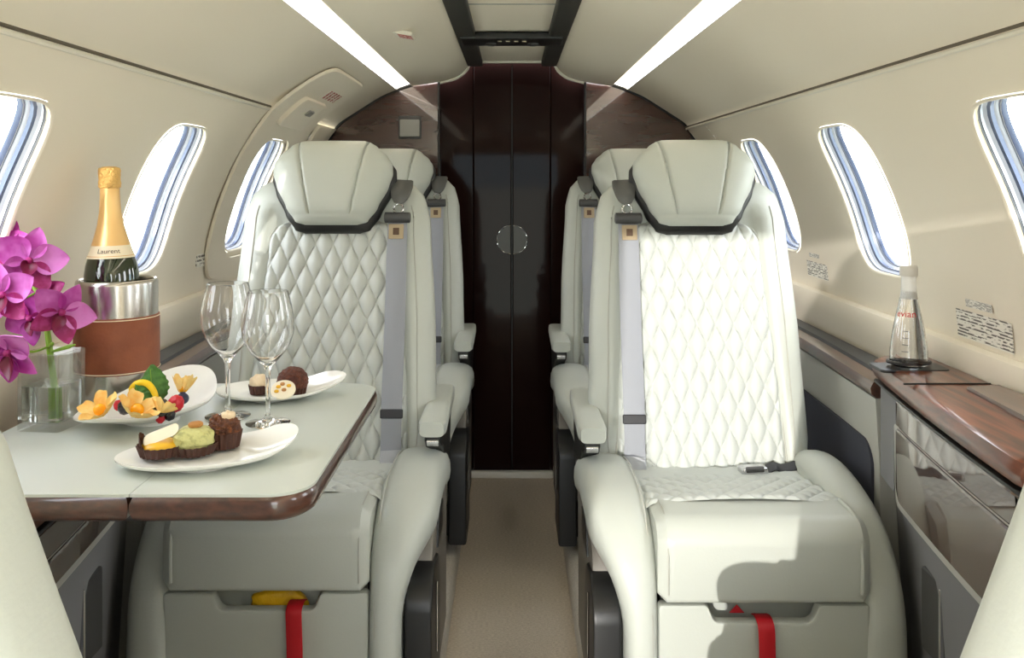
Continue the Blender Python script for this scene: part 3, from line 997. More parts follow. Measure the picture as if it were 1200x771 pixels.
def console(sx, zt, side):
    lab = {'left': 'grey console along the left wall with dark lacquer panel under the table',
           'right': 'grey console along the right wall with wood ledge and mirror lacquer door'}[side]
    YA, YB = 1.078, 1.745
    root = thing('side_console', lab, 'console', (sx * .72, .9, .06))
    O = Vector((sx * .72, .9, .06))
    def bl(mb, nm, mt, par=root, lb=None, ang=40):
        for p in mb.v: p -= O
        return mb.build(nm, mt, par, lb, angle=ang)
    ys = [YA + (YB - YA) * k / 40 for k in range(41)]
    def end(y):  # rounding of the aft end in plan
        r = .012
        if y > YB - r:
            d = y - (YB - r); return r - sqrt(max(0, r * r - d * d))
        r = .03
        if y < YA + r:
            d = YA + r - y; return r - sqrt(max(0, r * r - d * d))
        return 0
    def wallx(z): return .808
    def slab(off0, z0, z1, bev, nm, mt, xw=.799, y0=YA, y1=YB, par=root):
        yy = [y0 + (y1 - y0) * k / 40 for k in range(41)]
        rings = []
        for y in yy:
            x = bow(y) + off0 + end(y)
            pr = [(xw, z0), (x + bev, z0), (x + bev * .3, z0 + bev * .3), (x, z0 + bev), (x, z1 - bev), (x + bev * .3, z1 - bev * .3), (x + bev, z1), (xw, z1)]
            rings.append([(sx * a, y, b) for a, b in pr])
        return bl(MB().loft(rings), nm, mt, par)
    # body
    body = MB()
    rings = []
    for y in ys:
        x = bow(y) + .012 + end(y) * .6
        xl = max(x + .004, .664) if y < 1.45 else max(x + .004, .664 + (y - 1.45) * .25)
        rings.append([(sx * a, y, b) for a, b in ((.79, .065), (xl + .03, .065), (xl + .004, .49), (x, .515), (x, zt - .045), (.799, zt - .045))])
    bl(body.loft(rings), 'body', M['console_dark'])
    # ledge
    led = slab(-.004, zt - .040, zt, .016, 'ledge', M['wood_grain'])
    slab(-.001, zt - .047, zt - .041, .002, 'ledge_shadow_gap', M['black'], par=root)
    # pale aft cap of the body
    # drawer band and door on the inner face (y 0.3 .. 1.55)
    def face(z0, z1, d, nm, mt, r, ya=1.11, yb=1.60, par=root, top_slope=0):
        pl = rrect(ya, z0, yb, z1, r, 8)
        def dens(pl):
            o = []
            for i in range(len(pl)):
                a, b = pl[i], pl[(i + 1) % len(pl)]
                n = max(1, int(abs(b[0] - a[0]) / .05))
                for k in range(n): o.append((a[0] + (b[0] - a[0]) * k / n, a[1] + (b[1] - a[1]) * k / n))
            return o
        pl = dens(pl)
        i1 = inset(pl, .003)
        f = lambda P, q: [(sx * (bow(y) + .013 - q), y, z) for y, z in P]
        mb = MB().loft([f(pl, -.006), f(pl, d - .002), f(i1, d)], False, False)
        # flat skin: strips between lower and upper outline
        nb = 48
        def skin(u, v):
            y = ya + .002 + (yb - ya - .004) * u
            # outline limits at this y
            zs = [zz for zz in limits(i1, y)]
            return (sx * (bow(y) + .013 - d), y, zs[0] + (zs[1] - zs[0]) * v)
        mb.grid(nb, 4, skin)
        return bl(mb, nm, mt, par)
    def limits(pl, y):
        zs = []
        for i in range(len(pl)):
            a, b = pl[i], pl[(i + 1) % len(pl)]
            if (a[0] - y) * (b[0] - y) <= 0 and abs(a[0] - b[0]) > 1e-9:
                k = (y - a[0]) / (b[0] - a[0]); zs.append(a[1] + (b[1] - a[1]) * k)
        if not zs:
            q = min(pl, key=lambda p: abs(p[0] - y)); return q[1], q[1]
        return min(zs), max(zs)
    zd = zt - .049
    face(.497, zd - .050, .004, 'door_frame', M['console_grey'], [.03, .03, .002, .002], 1.095, 1.625)
    face(.512, zd - .052, .008, 'door', M['panel_gloss'], [.02, .03, .002, .002])
    face(zd - .047, zd - .002, .008, 'drawer', M['panel_gloss'], [.003, .003, .003, .003])
    # grab plate low on the side
    gp = MB().box((sx * (.683), 1.455, .375), (.012, .075, .135), .004)
    h = bl(gp, 'vent_plate', M['dark_grey'])
    bl(MB().box((sx * (.677), 1.421, .375), (.008, .006, .120), .002), 'plate_edge', M['chrome'], h)
    if side == 'right':
        # stowage lid on the ledge and bottle recess
        rings = []
        for k in range(21):
            y = 1.08 + .38 * k / 20
            rings.append([(sx * a, y, b) for a, b in ((.704 + (bow(y) - .603) * .6, zt - .002), (.706 + (bow(y) - .603) * .6, zt + .006), (.790, zt + .008), (.795, zt - .002))])
        bl(MB().loft(rings), 'stowage_lid', M['wood'])
        bl(MB().box((sx * .724, 1.500, zt + .0008), (.145, .003, .003)), 'ledge_seam', M['black'])
        rec = MB().prism(rrect(-.062, -.035, .062, .035, .012), .006, lambda a, b, d: (sx * .722 + a, 1.640 + b, zt - .0045 + d), .002)
        rc = bl(rec, 'cup_recess', M['black'])
        bl(MB().tube([(sx * .722 + .037 * cos(2 * PI * k / 28), 1.640 + .026 * sin(2 * PI * k / 28), zt + .010) for k in range(28)], .0035, 6, closed=True), 'cup_ring', M['dark_grey'], rc)
    return root


console(1, .74, 'right')
console(-1, .655, 'left')


def aft_console(sx, side):
    lab = {'left': 'low dark topped console at the left wall behind the table',
           'right': 'low dark topped console between the right seat and the wall'}[side]
    root = thing('low_console', lab, 'console', (sx * .75, 2.4, .06))
    O = Vector((sx * .75, 2.4, .06))
    def bl(mb, nm, mt, par=root):
        for p in mb.v: p -= O
        return mb.build(nm, mt, par)
    def xi(y): return .700 + .02 * min(1, max(0, (y - 1.7) / .5))
    ys = [1.75 + .095 * k for k in range(17)]
    bl(MB().loft([[(sx * a, y, b) for a, b in ((.79, .065), (xi(y) + .02, .065), (xi(y) + .012, .52), (xi(y) + .004, .655), (.80, .655))] for y in ys]), 'body', M['console_grey'])
    z = .69
    bl(MB().loft([[(sx * a, y, b) for a, b in ((.799, z - .034), (xi(y) + .006, z - .034), (xi(y) - .004, z - .026), (xi(y) - .006, z - .014), (xi(y), z - .003), (xi(y) + .012, z), (.799, z))] for y in ys]), 'ledge', M['wood'])
    bl(MB().loft([[(sx * a, y, b) for a, b in ((xi(y) + .030, z), (xi(y) + .034, z + .006), (.792, z + .006), (.796, z))] for y in ys[1:9]]), 'stowage_lid', M['dark_grey'])
    bl(MB().prism(rrect(1.78, .16, 2.5, .56, .05), .006, lambda a, b, d: (sx * (xi(a) + .006 + d), a, b)), 'cloth_panel', M['navy'])
aft_console(1, 'right'); aft_console(-1, 'left')

# ================================================================== TABLE
TZ = .703
tb = thing('folding_table', 'pale topped folding table with dark walnut edge, laid with food', 'table', (-.50, 1.38, .65))
O = Vector((-.50, 1.38, .65))
def tbuild(mb, nm, mt, par=tb, lb=None):
    for p in mb.v: p -= O
    return mb.build(nm, mt, par, lb)
def leaf(poly, nm):
    rings = []
    seq = [(.020, -.036), (.010, -.035), (.003, -.030), (.0, -.022), (.0, -.012), (.003, -.004), (.008, -.001), (.012, -.001)]
    for d, z in seq:
        rings.append([(a, b, TZ + z) for a, b in inset(poly, d)])
    o = tbuild(MB().loft(rings), nm, M['wood'])
    return o
P1 = rrect(-.4585, 1.079, -.243, 1.675, [.0, .055, .055, .0], 10)
P2 = rrect(-.765, 1.079, -.4605, 1.675, [.03, 0, 0, .03], 8)
l1 = leaf(P1, 'table_leaf'); l2 = leaf(P2, 'table_leaf')
for P, l in ((inset(P1, .003), l1), (inset(P2, .003), l2)):
    # inner sides of the leaves meet flush
    P = [(-.4597 + math.copysign(.0004, a + .4597) if abs(a + .4597) < .006 else a, b) for a, b in P]
    tbuild(MB().loft([[(a, b, TZ - .004) for a, b in P], [(a, b, TZ - .0005) for a, b in P], [(a, b, TZ) for a, b in inset(P, .0012)]]), 'table_inlay', M['table_top'], l)
tbuild(MB().box((-.535, 1.40, .640), (.12, .36, .05), .01), 'support', M['dark_grey'])

# ================================================================== ON THE TABLE
# ---- champagne cooler and bottle
cp = spot(136, 470, TZ); cp.x += .002
wc = thing('wine_cooler', 'steel wine cooler with a wide tan leather sleeve on the table', 'wine cooler', cp)
R = .0655
MB().lathe([(0, 0), (R - .004, 0), (R - .001, .003), (R, .010), (R, .202), (R - .0008, .207), (R - .003, .209), (R - .006, .207), (R - .007, .200), (R - .007, .085), (0, .085)], 64).build('cooler_body', M['steel'], wc)
sl = MB().lathe([(R + .0002, .055), (R + .0022, .056), (R + .0026, .060), (R + .0026, .144), (R + .0022, .148), (R + .0002, .149)], 64).build('leather_sleeve', M['tan_leather'], wc)
for z in (.058, .146):
    MB().tube([((R + .0030) * cos(2 * PI * k / 64), (R + .0030) * sin(2 * PI * k / 64), z) for k in range(64)], .0008, 5, closed=True).build('stitching', M['cream'], sl)

bt = thing('champagne_bottle', 'green champagne bottle with gold foil neck standing in the steel cooler', 'bottle', (cp.x - .006, cp.y - .002, TZ + .0865))
bt.rotation_euler = (0, math.radians(-1.2), 0)
MB().lathe([(0, .004), (.030, .0), (.042, .004), (.044, .012), (.044, .105), (.0435, .130), (.041, .146), (.036, .163), (.0305, .178), (.025, .195), (.020, .214), (.0165, .236), (.0150, .258), (.0145, .285), (.0145, .300), (0, .300)], 48).build('glass_body', M['green_glass'], bt)
MB().lathe([(.0312, .1795), (.0262, .1955), (.0212, .2145), (.0176, .236), (.0161, .258), (.0156, .2775), (.0148, .279)], 48).build('neck_foil', M['foil'], bt)
fo = MB(); nn = 48
def foil(u, v):
    prof = [(.0150, .276), (.0176, .278), (.0182, .284), (.0172, .292), (.0178, .300), (.0180, .306), (.0168, .311), (.010, .3135), (.0, .314)]
    k = u * 8; i = min(int(k), 7); q = k - i
    r = prof[i][0] + (prof[i + 1][0] - prof[i][0]) * q; z = prof[i][1] + (prof[i + 1][1] - prof[i][1]) * q
    a = 2 * PI * v
    r *= 1 + .02 * sin(7 * a + z * 900) + .015 * sin(13 * a - z * 1500)
    return (r * cos(a), r * sin(a), z)
fo.grid(32, nn, foil, cv=True).build('cork_foil', M['foil_top'], bt)
lbm = MB().lathe([(.0384, .1590), (.0386, .1592), (.0352, .1670), (.0330, .1730), (.0313, .1790), (.0312, .1800)], 48)
for i, p in enumerate(lbm.v):
    pass
lab = lbm.build('neck_label', M['cream'], bt)
MB().lathe([(.0372, .1622), (.0374, .1622), (.0370, .1632), (.0368, .1632)], 40).build('label_band', M['gold'], lab)
vs, fs = text_mesh('Laurent', .0115)
out = []
for p in vs:
    rr_ = .0341 - p.y * .42
    a = -PI / 2 + .30 + p.x / .034
    out.append(((rr_ + .0004) * cos(a), (rr_ + .0004) * sin(a), .1712 + p.y * .9))
MB().add(out, fs).build('lettering', M['ink'], lab)

# ---- wine glasses
def wine_glass(loc, label, h=.212):
    g = thing('wine_glass', label, 'glass', (loc.x, loc.y, TZ + .0008))
    k = h / .212
    outer = [(0, 0), (.030, .0), (.0345, .0010), (.0350, .0020), (.030, .0030), (.018, .0048), (.009, .0075), (.0052, .0115), (.0040, .020), (.0037, .045), (.0038, .070), (.0044, .084), (.0075, .0925), (.0160, .102), (.0270, .114), (.0355, .128), (.0405, .143), (.0418, .156), (.0405, .172), (.0370, .190), (.0325, .208), (.0316, .2115)]
    inner = [(.0308, .2118), (.0312, .208), (.0357, .190), (.0393, .172), (.0406, .156), (.0393, .143), (.0342, .128), (.0258, .115), (.0150, .1035), (.006, .0965), (0, .0945)]
    MB().lathe([(r * k, z * k) for r, z in outer + inner], 56).build('glass_shell', M['glass'], g)
    return g
g1 = wine_glass(spot(267, 489, TZ), 'clear wine glass standing left and taller of the pair', .213)
g2 = wine_glass(spot(314, 497, TZ), 'clear wine glass standing right of the pair, nearer the seat', .205)

# ---- vase with orchid
vp = spot(61, 500, TZ); vp.z = TZ + .0008
va = thing('glass_vase', 'square clear glass vase half full of water on the table', 'vase', vp, math.radians(-8))
S, H = .034, .116
def sq(h, z, r=.003): return [(a, b, z) for a, b in rrect(-h, -h, h, h, r, 3)]
MB().loft([sq(S - .001, 0), sq(S, .001), sq(S, H - .001), sq(S - .001, H), sq(S - .003, H), sq(S - .0038, H - .001), sq(S - .0038, .014), sq(S - .006, .011)]).build('glass_shell', M['vase'], va)
MB().loft([sq(S - .0042, .0138), sq(S - .0036, .0145), sq(S - .0036, .066), sq(S - .0040, .0662)]).build('water', M['water'], va)

orc = thing('orchid', 'purple orchid spray with green stem standing in the glass vase', 'flower', (vp.x, vp.y, TZ + .015))
OV = Vector((vp.x, vp.y, TZ + .015))
stem_pts = curve([(.010, -.012, .002), (.008, -.010, .05), (.000, -.006, .10), (-.010, 0, .15), (-.022, .004, .185), (-.045, .008, .215)], 30)
MB().tube(stem_pts, [.0058 - .0028 * k / 30 for k in range(31)], 10).build('stem', M['stem'], orc)


def petal(L, W, cup, twist, curl):
    def fn(u, v):
        s = u; a = 2 * v - 1
        w = W * (sin(PI * min(1, s ** .72)) ** .75 * (1 - .1 * s) + .03) * (1 if s < .999 else .4)
        x = s * L; y = a * w
        z = cup * (a * a) * w * 1.0 + curl * s * s * L + .06 * L * sin(5 * s + 2 * a) * a * .5
        ang = twist * s
        return Vector((x, y * cos(ang) - z * sin(ang), y * sin(ang) + z * cos(ang)))
    mb = MB(); mb.grid(12, 10, fn)
    n = len(mb.v)
    top = [v.copy() for v in mb.v]
    mb2 = MB().grid(12, 10, lambda u, v: fn(u, v) + Vector((0, 0, .0009)))
    # closed thin leaf: back sheet, front sheet, rim
    rim = []
    W_ = 11
    idx = [(0, j) for j in range(W_)] + [(i, W_ - 1) for i in range(1, 13)] + [(12, j) for j in range(W_ - 2, -1, -1)] + [(i, 0) for i in range(11, 0, -1)]
    idl = [i * W_ + j for i, j in idx]
    b = len(mb.v); mb.v.extend(mb2.v); mb.f.extend(tuple(b + q for q in reversed(f)) for f in mb2.f)
    for k in range(len(idl)):
        p, q = idl[k], idl[(k + 1) % len(idl)]
        mb.f.append((p, q, b + q, b + p))
    return mb


def flower(c, face, roll, size, mats):
    """c: world centre; face: direction it looks"""
    zz = Vector(face).normalized()
    xx = Vector((0, 0, 1)).cross(zz)
    if xx.length < .01: xx = Vector((1, 0, 0))
    xx.normalize(); yy = zz.cross(xx)
    R0 = Matrix((xx, yy, zz)).transposed()
    fl = MB().ell((0, 0, 0), (.006, .006, .010), 1, 12, 8, R0)
    cc = Vector(c) - OV
    for p in fl.v: p += cc
    fo = fl.build('flower', M['orchid_dark'], orc)
    spec = [(90, 1.0, .78), (18, 1.05, 1.05), (162, 1.05, 1.05), (-52, .98, .85), (232, .98, .85)]
    for k, (a, l, w) in enumerate(spec):
        pm = petal(.034 * size * l, .0155 * size * w, .35, random.uniform(-.3, .3), random.uniform(.0, .35))
        rz = Matrix.Rotation(math.radians(a + roll), 3, 'Z')
        for p in pm.v: p.xyz = R0 @ (rz @ (p + Vector((.003, 0, 0)))) + cc
        pm.build('petal', mats[k % len(mats)], fo)
    lip = petal(.020 * size, .008 * size, .9, 0, .9)
    rz = Matrix.Rotation(math.radians(-90 + roll), 3, 'Z')
    for p in lip.v: p.xyz = R0 @ (rz @ p + Vector((0, 0, .003))) + cc
    lip.build('lip', M['orchid_lip'], fo)


OL, OD, OM = M['orchid_light'], M['orchid_dark'], M['orchid']
def fpos(u, v, y): return ((u - 600) * y / F, y, EYE - (v - 211) * y / F)
for u, v, y, face, roll, sz, mt in (
        (34, 306, 1.36, (.55, -.7, .25), -18, 1.5, (OM, OL, OM, OD, OM)),
        (3, 346, 1.31, (.15, -.9, .1), 10, 1.4, (OM, OM, OD, OD, OM)),
        (72, 366, 1.35, (.5, -.75, -.05), -30, 1.32, (OM, OL, OM, OD, OD)),
        (36, 372, 1.41, (-.1, -.7, -.2), 40, 1.25, (OD, OM, OM, OD, OM)),
        (10, 412, 1.29, (-.1, -.8, -.4), 25, 1.5, (OM, OL, OM, OM, OM)),
        (48, 346, 1.43, (.2, -.8, .2), 75, 1.1, (OM, OD, OM, OD, OM)),
        (2, 285, 1.40, (.3, -.8, .3), 60, 1.25, (OL, OM, OL, OM, OD))):
    flower(fpos(u, v, y), face, roll, sz, mt)
    q = Vector(fpos(u, v, y)) - OV
    near = min(stem_pts, key=lambda p: (p - q).length + (0 if p.z < q.z + .02 else .05))
    back = q - Vector(face).normalized() * .012
    MB().tube(curve([near, near.lerp(back, .5) - Vector((0, 0, .008)), back, q], 14), .0016, 8).build('flower_stalk', M['stem'], orc)
for u, v in ((88, 404), (62, 402)):
    q = Vector(fpos(u, v, 1.345)) - OV; p0 = min(stem_pts, key=lambda p: (p - q).length)
    MB().tube([p0, p0.lerp(q, .4), p0.lerp(q, .75), q], [.0015, .0028, .0034, .0012], 8).build('bud', M['stem'], orc)


# ---- dishes
def dish(name, label, loc, rotz, a, b, foot, lift, tip=0.0, tipw=.5, tip2=0.0, sq_=2.4):
    """a, b half sizes; lift(theta, rho) -> rim height"""
    o = thing(name, label, 'plate', loc, rotz)
    nr, nt = 22, 72
    def top(r, th):
        c, s = cos(th), sin(th)
        k = (abs(c) ** sq_ + abs(s) ** sq_) ** (-1 / sq_)
        ex = 1 + tip * max(0, c) ** 10 + tip2 * max(0, -c) ** 10
        return Vector((a * k * c * r * (1 + (ex - 1) * r ** 3), b * k * s * r, .005 + lift(th, r)))
    mb = MB(); rows = []
    for sgn in (0, 1):
        rr_ = []
        for i in range(1, nr + 1):
            r = i / nr; row = []
            for j in range(nt):
                p = top(r, 2 * PI * j / nt)
                if sgn:
                    ft = .0042 * (1 if r < .97 else .5)
                    p = Vector((p.x * (1 if r < .99 else .997), p.y, p.z - ft))
                row.append(len(mb.v)); mb.v.append(p)
            rr_.append(row)
        rows.append(rr_)
        cidx = len(mb.v); mb.v.append(Vector((0, 0, top(0.0001, 0).z - (.0042 if sgn else 0))))
        for j in range(nt):
            j2 = (j + 1) % nt
            mb.f.append((cidx, rr_[0][j], rr_[0][j2]) if not sgn else (cidx, rr_[0][j2], rr_[0][j]))
            for i in range(nr - 1):
                q = (rr_[i][j], rr_[i + 1][j], rr_[i + 1][j2], rr_[i][j2])
                mb.f.append(q if not sgn else q[::-1])
    for j in range(nt):
        j2 = (j + 1) % nt
        mb.f.append((rows[0][-1][j], rows[1][-1][j], rows[1][-1][j2], rows[0][-1][j2]))
    mb.build('dish', M['china'], o, angle=60)
    MB().lathe([(foot * .92, .0), (foot, .0), (foot * 1.03, .006), (foot * .9, .007)], 40).build('foot_ring', M['china'], o)
    return o


fp = spot(150, 488, TZ)
fp = Vector((-.566, 1.418, TZ))
def fruit_lift(th, r):
    e = max(0, r - .30) / .70
    return .020 * e ** 1.6 + .036 * e ** 2 * max(0, cos(th - .3)) ** 2 + .006 * e * max(0, -cos(th)) ** 4 + .004 * e ** 2 * max(0, sin(th)) + .002
dish('fruit_plate', 'deep white boat dish of fruit and berries beside the wine cooler', fp, math.radians(64), .106, .074, .042, fruit_lift, .12, .5, .30)
dp = Vector((-.412, 1.205, TZ))
def d_lift(th, r):
    e = max(0, r - .55) / .45
    return .010 * e ** 1.5 + .022 * e ** 2 * max(0, cos(th - .25)) ** 6 + .001
dish('dessert_plate', 'white leaf shaped plate with three chocolates at the near table edge', dp, math.radians(17), .108, .070, .045, d_lift, .14, .5, .02, 2.1)
bp = Vector((-.418, 1.568, TZ))
dish('dessert_plate', 'white leaf shaped plate with truffle behind the wine glasses', bp, math.radians(8), .094, .072, .040, d_lift, .36, .5, .0, 2.1)


# ---- fruit
def on_fruit(u, v, y): return Vector(fpos(u, v, y))


def bumpy(c, r, n, amp, seed, stretch=1.0, nu=36, nv=26):
    pts = []
    for k in range(n):
        z = 1 - 2 * (k + .5) / n; a = k * 2.39996 + seed
        s = sqrt(1 - z * z); pts.append(Vector((s * cos(a), s * sin(a), z)))
    dl = 2.2 / sqrt(n)
    def fn(d):
        q = min((d - p).length for p in pts) / dl
        return 1 + amp * sqrt(max(0, 1 - q * q))
    return MB().ell((0, 0, 0), (r, r, r * stretch), 1, nu, nv, None, fn)


def berry(name, label, cat, p, r, m, n=30, amp=.22, seed=0, rot=(0, 0, 0), group=None, stretch=1.15):
    o = bumpy((0, 0, 0), r, n, amp, seed, stretch).build(name, m, angle=80)
    o.location = p; o.rotation_euler = rot
    return tag(o, label, cat, group)


def husk(name, label, p, size, rot, open_=.55):
    o = thing(name, label, 'fruit', p); o.rotation_euler = rot
    def fn(u, v):
        th = 2 * PI * v
        lob = abs(cos(2.5 * th)) ** .6
        r = size * (u * (.62 + .55 * lob))
        z = size * (1.0 - open_) * (u ** 1.5) * (1.1 + .4 * lob) * .9 + .06 * size * sin(10 * th) * u
        r2 = r * (open_ + .45)
        return Vector((r2 * cos(th), r2 * sin(th), z + .02 * size * sin(23 * th + 9 * u)))
    mb = MB().grid(12, 70, lambda u, v: fn(max(u, .03), v), cv=True)
    mb.build('husk', M['physalis_husk'], o, angle=80)
    MB().ell((0, 0, size * .36), (size * .30, size * .30, size * .30), 1, 20, 14).build('berry', M['physalis'], o)
    return o


fz = TZ + .013
def F_(u, v, z): return spot(u, v, z)
husk('physalis', 'physalis with open papery husk at the left end of the fruit dish', F_(121, 486, TZ + .038), .029, (.40, -.45, .3), .45)
husk('physalis', 'physalis with yellow husk in the middle front of the fruit dish', F_(157, 488, TZ + .033), .032, (.5, .10, 1.1), .42)
husk('physalis', 'physalis with orange husk in front of the blackberry', F_(188, 483, TZ + .038), .020, (.5, .45, 2.0), .45)
husk('physalis', 'physalis with pale husk at the far right end of the fruit dish', F_(213, 462, TZ + .046), .026, (-.3, .2, .5), .2)
berry('blackberry', 'black blackberry left of the mint leaves, behind the physalis', 'berry', F_(146, 477, TZ + .033), .0085, M['blackberry'], 34, .22, 1)
berry('blackberry', 'large blackberry right of the yellow peel curl', 'berry', F_(189, 478, TZ + .036), .0105, M['blackberry'], 34, .22, 2, (.4, .3, 0))
berry('blackberry', 'small blackberry below the large one at the dish front', 'berry', F_(199, 486, TZ + .024), .0068, M['blackberry'], 30, .22, 3)
berry('raspberry', 'red raspberry between the blackberry and the blueberry', 'berry', F_(206, 473, TZ + .037), .0105, M['raspberry'], 40, .18, 4, (.3, .4, 0))
berry('raspberry', 'small red raspberry piece beside the left blackberry', 'berry', F_(139, 475, TZ + .032), .0065, M['raspberry'], 30, .18, 5)
berry('raspberry', 'small red raspberry piece at the foot of the front physalis', 'berry', F_(188, 490, TZ + .020), .0060, M['raspberry'], 30, .18, 6)
bb = thing('blueberry', 'dark blueberry at the right end of the berry row', 'berry', F_(214, 467, TZ + .041))
MB().ell((0, 0, 0), (.0095, .0095, .0088), 1, 24, 16).build('skin', M['blueberry'], bb)
MB().tube([(.0035 * cos(2 * PI * k / 14), .0035 * sin(2 * PI * k / 14) , .0086) for k in range(14)], .001, 6, closed=True).build('crown', M['blueberry'], bb)
def mint(label, p, L, W, rot):
    def fn(u, v):
        a = 2 * v - 1
        w = W * sin(PI * min(1, (u * .97 + .02) ** .8)) ** .8 * (1 + .06 * sin(40 * u))
        return Vector((a * w, .18 * L * abs(a) ** 1.5 - .0008 * sin(30 * u) * abs(a), u * L))
    mb = MB().grid(24, 10, fn)
    b = MB().grid(24, 10, lambda u, v: fn(u, v) + Vector((0, .0008, 0)))
    mb.add(b.v, [f[::-1] for f in b.f])
    o = thing('mint_leaf', label, 'leaf', p); o.rotation_euler = rot
    mb.build('leaf_blade', M['mint'], o)
    MB().tube([(0, -.0006, L * k / 10) for k in range(10)], .0006, 6).build('midrib', M['stem'], o)
mint('upright pointed mint leaf at the back of the fruit dish', F_(180, 474, TZ + .034), .060, .022, (-.1, -.12, .1))
mint('lower mint leaf inside the yellow peel curl', F_(166, 477, TZ + .034), .036, .015, (.1, -.25, -.2))
ct = MB().tube(curve([(-.019, 0, .006), (-.017, -.002, .018), (-.006, -.003, .026), (.008, -.003, .024), (.018, -.004, .012), (.022, -.005, -.002), (.019, -.006, -.012)], 30),
               [.0022 + .0028 * sin(PI * k / 30) for k in range(31)], 10).build('citrus_peel', M['citrus'])
ct.location = F_(168, 468, TZ + .044) ; tag(ct, 'curl of yellow citrus peel round the lower mint leaf', 'garnish')

# ---- pralines on the near plate
def paper_case(par, r, h, n=22, flare=1.18):
    def ring(k, z, th):
        out = []
        for j in range(n * 4):
            a = 2 * PI * j / (n * 4)
            rr_ = r * (1 + (flare - 1) * z / h) * (1 + .045 * sin(n * a)) - th
            out.append((rr_ * cos(a), rr_ * sin(a), z))
        return out
    MB().loft([ring(0, 0, .001), ring(0, 0, 0), ring(0, h * .5, 0), ring(0, h, 0), ring(0, h, .0009), ring(0, .002, .0012)]).build('paper_case', M['choc_case'], par)


q1 = thing('chocolate_tart', 'chocolate cup with yellow filling and white chip, left on the near plate', 'dessert', F_(189, 532, TZ + .0120), .3)
paper_case(q1, .026, .014)
MB().ell((0, 0, .012), (.025, .025, .008), 1, 28, 12).build('filling', M['custard'], q1)
MB().prism(rrect(-.024, -.008, .020, .008, .007, 5), .0022, lambda a, b, d: (a + .002, -.006 + b * .75 + d * .7, .028 + b * .8 + a * .34), .0006).build('white_chip', M['white_choc'], q1)
MB().grid(8, 30, lambda u, v: Vector(((.027 + .001 * sin(44 * v)) * cos(2.2 + 1.7 * v), (.027 + .001 * sin(44 * v)) * sin(2.2 + 1.7 * v), .006 + .024 * u * sin(PI * v) ** .6))).build('case_edge', M['choc_case'], q1)
q2 = thing('pistachio_praline', 'chocolate cup topped with pale green cream in the middle of the near plate', 'dessert', F_(227, 530, TZ + .0105), .1)
paper_case(q2, .026, .013)
MB().ell((0, 0, .018), (.026, .023, .016), .7, 36, 20, None, lambda d: 1 + .06 * sin(7 * d.x + 2) * cos(6 * d.y) + .04 * sin(11 * d.z + 4 * d.x)).build('cream', M['pistachio'], q2)
MB().ell((.002, .002, .037), (.010, .006, .0045), .8, 18, 12, Matrix.Rotation(.5, 3, 'Z')).build('nut', M['nut'], q2)
q3 = thing('crunch_praline', 'chocolate crumb praline in brown paper case, right on the near plate', 'dessert', F_(263, 523, TZ + .0095), 0)
paper_case(q3, .0195, .022, 20, 1.22)
MB().ell((0, 0, .026), (.021, .021, .014), .9, 40, 24, None, lambda d: 1 + .10 * sin(13 * d.x + 1) * sin(12 * d.y + 2) + .07 * sin(17 * d.z + 7 * d.x)).build('chocolate_crumb', M['choc'], q3)
MB().ell((.004, .004, .041), (.009, .007, .007), .8, 20, 12, None, lambda d: 1 + .12 * sin(8 * d.x + 3 * d.z)).build('cream_topping', M['cream_puff'], q3)
MB().ell((-.012, .004, .036), (.009, .008, .007), .8, 20, 12, None, lambda d: 1 + .14 * sin(9 * d.x + 5 * d.y)).build('crumb', M['choc'], q3)

# ---- sweets on the far plate
w1 = thing('chocolate_truffle', 'round chocolate truffle in a brown case on the far plate', 'dessert', F_(343, 461, TZ + .008))
paper_case(w1, .0215, .018, 20, 1.15)
MB().ell((0, 0, .022), (.0265, .0265, .024), 1, 44, 30, None, lambda d: 1 + .03 * sin(19 * d.x + 2) * sin(17 * d.y) + .03 * sin(23 * d.z + 5 * d.x)).build('truffle', M['muffin'], w1)
w2 = thing('cream_praline', 'small cream topped praline in a brown case, left on the far plate', 'dessert', F_(304, 461, TZ + .008))
paper_case(w2, .015, .016, 18, 1.2)
MB().ell((0, 0, .019), (.0165, .0165, .014), .9, 28, 16, None, lambda d: 1 + .10 * sin(7 * d.x + 4 * d.z) * cos(5 * d.y)).build('cream', M['cream_puff'], w2)
w3 = thing('nut_chocolate_disc', 'white chocolate disc with nuts leaning on the round truffle', 'dessert', F_(332, 458, TZ + .022))
w3.rotation_euler = (math.radians(35), 0, .1)
MB().lathe([(0, 0), (.019, 0), (.0205, .001), (.0205, .004), (.019, .005), (0, .005)], 36).build('disc', M['white_choc'], w3)
for k, (a, b) in enumerate(((-.008, .004), (.002, -.003), (.009, .006), (-.002, .010), (-.010, -.006))):
    MB().ell((a, b, .006), (.004, .003, .0025), .8, 12, 8).build('nut', M['nut'] if k % 2 else M['custard'], w3)

# ---- water bottle on the right ledge
wb = thing('water_bottle', 'clear glass water bottle with pale cap on the right ledge', 'bottle', (.722, 1.640, .7425))
WP = [(0, .0), (.027, .0), (.031, .003), (.0325, .010), (.0322, .028), (.029, .055), (.0235, .085), (.0185, .108), (.0150, .126), (.0137, .136)]
MB().lathe([(0, .004), (.026, .004), (.0302, .006), (.0312, .012), (.0308, .028), (.0276, .055), (.0221, .085), (.0172, .108), (.0140, .122), (0, .122)], 48).build('water', M['water'], wb)
wi = [(.0125, .136), (.0138, .126), (.0173, .108), (.0222, .085), (.0277, .055), (.0309, .028), (.0313, .012), (.030, .0055), (.026, .0035), (0, .0035)]
MB().lathe(WP + wi, 48).build('glass_shell', M['glass'], wb)
MB().lathe([(.0138, .122), (.0144, .1225), (.0132, .140), (.0128, .156), (.0128, .166), (.0110, .167)], 40).build('neck_sleeve', M['frost'], wb)
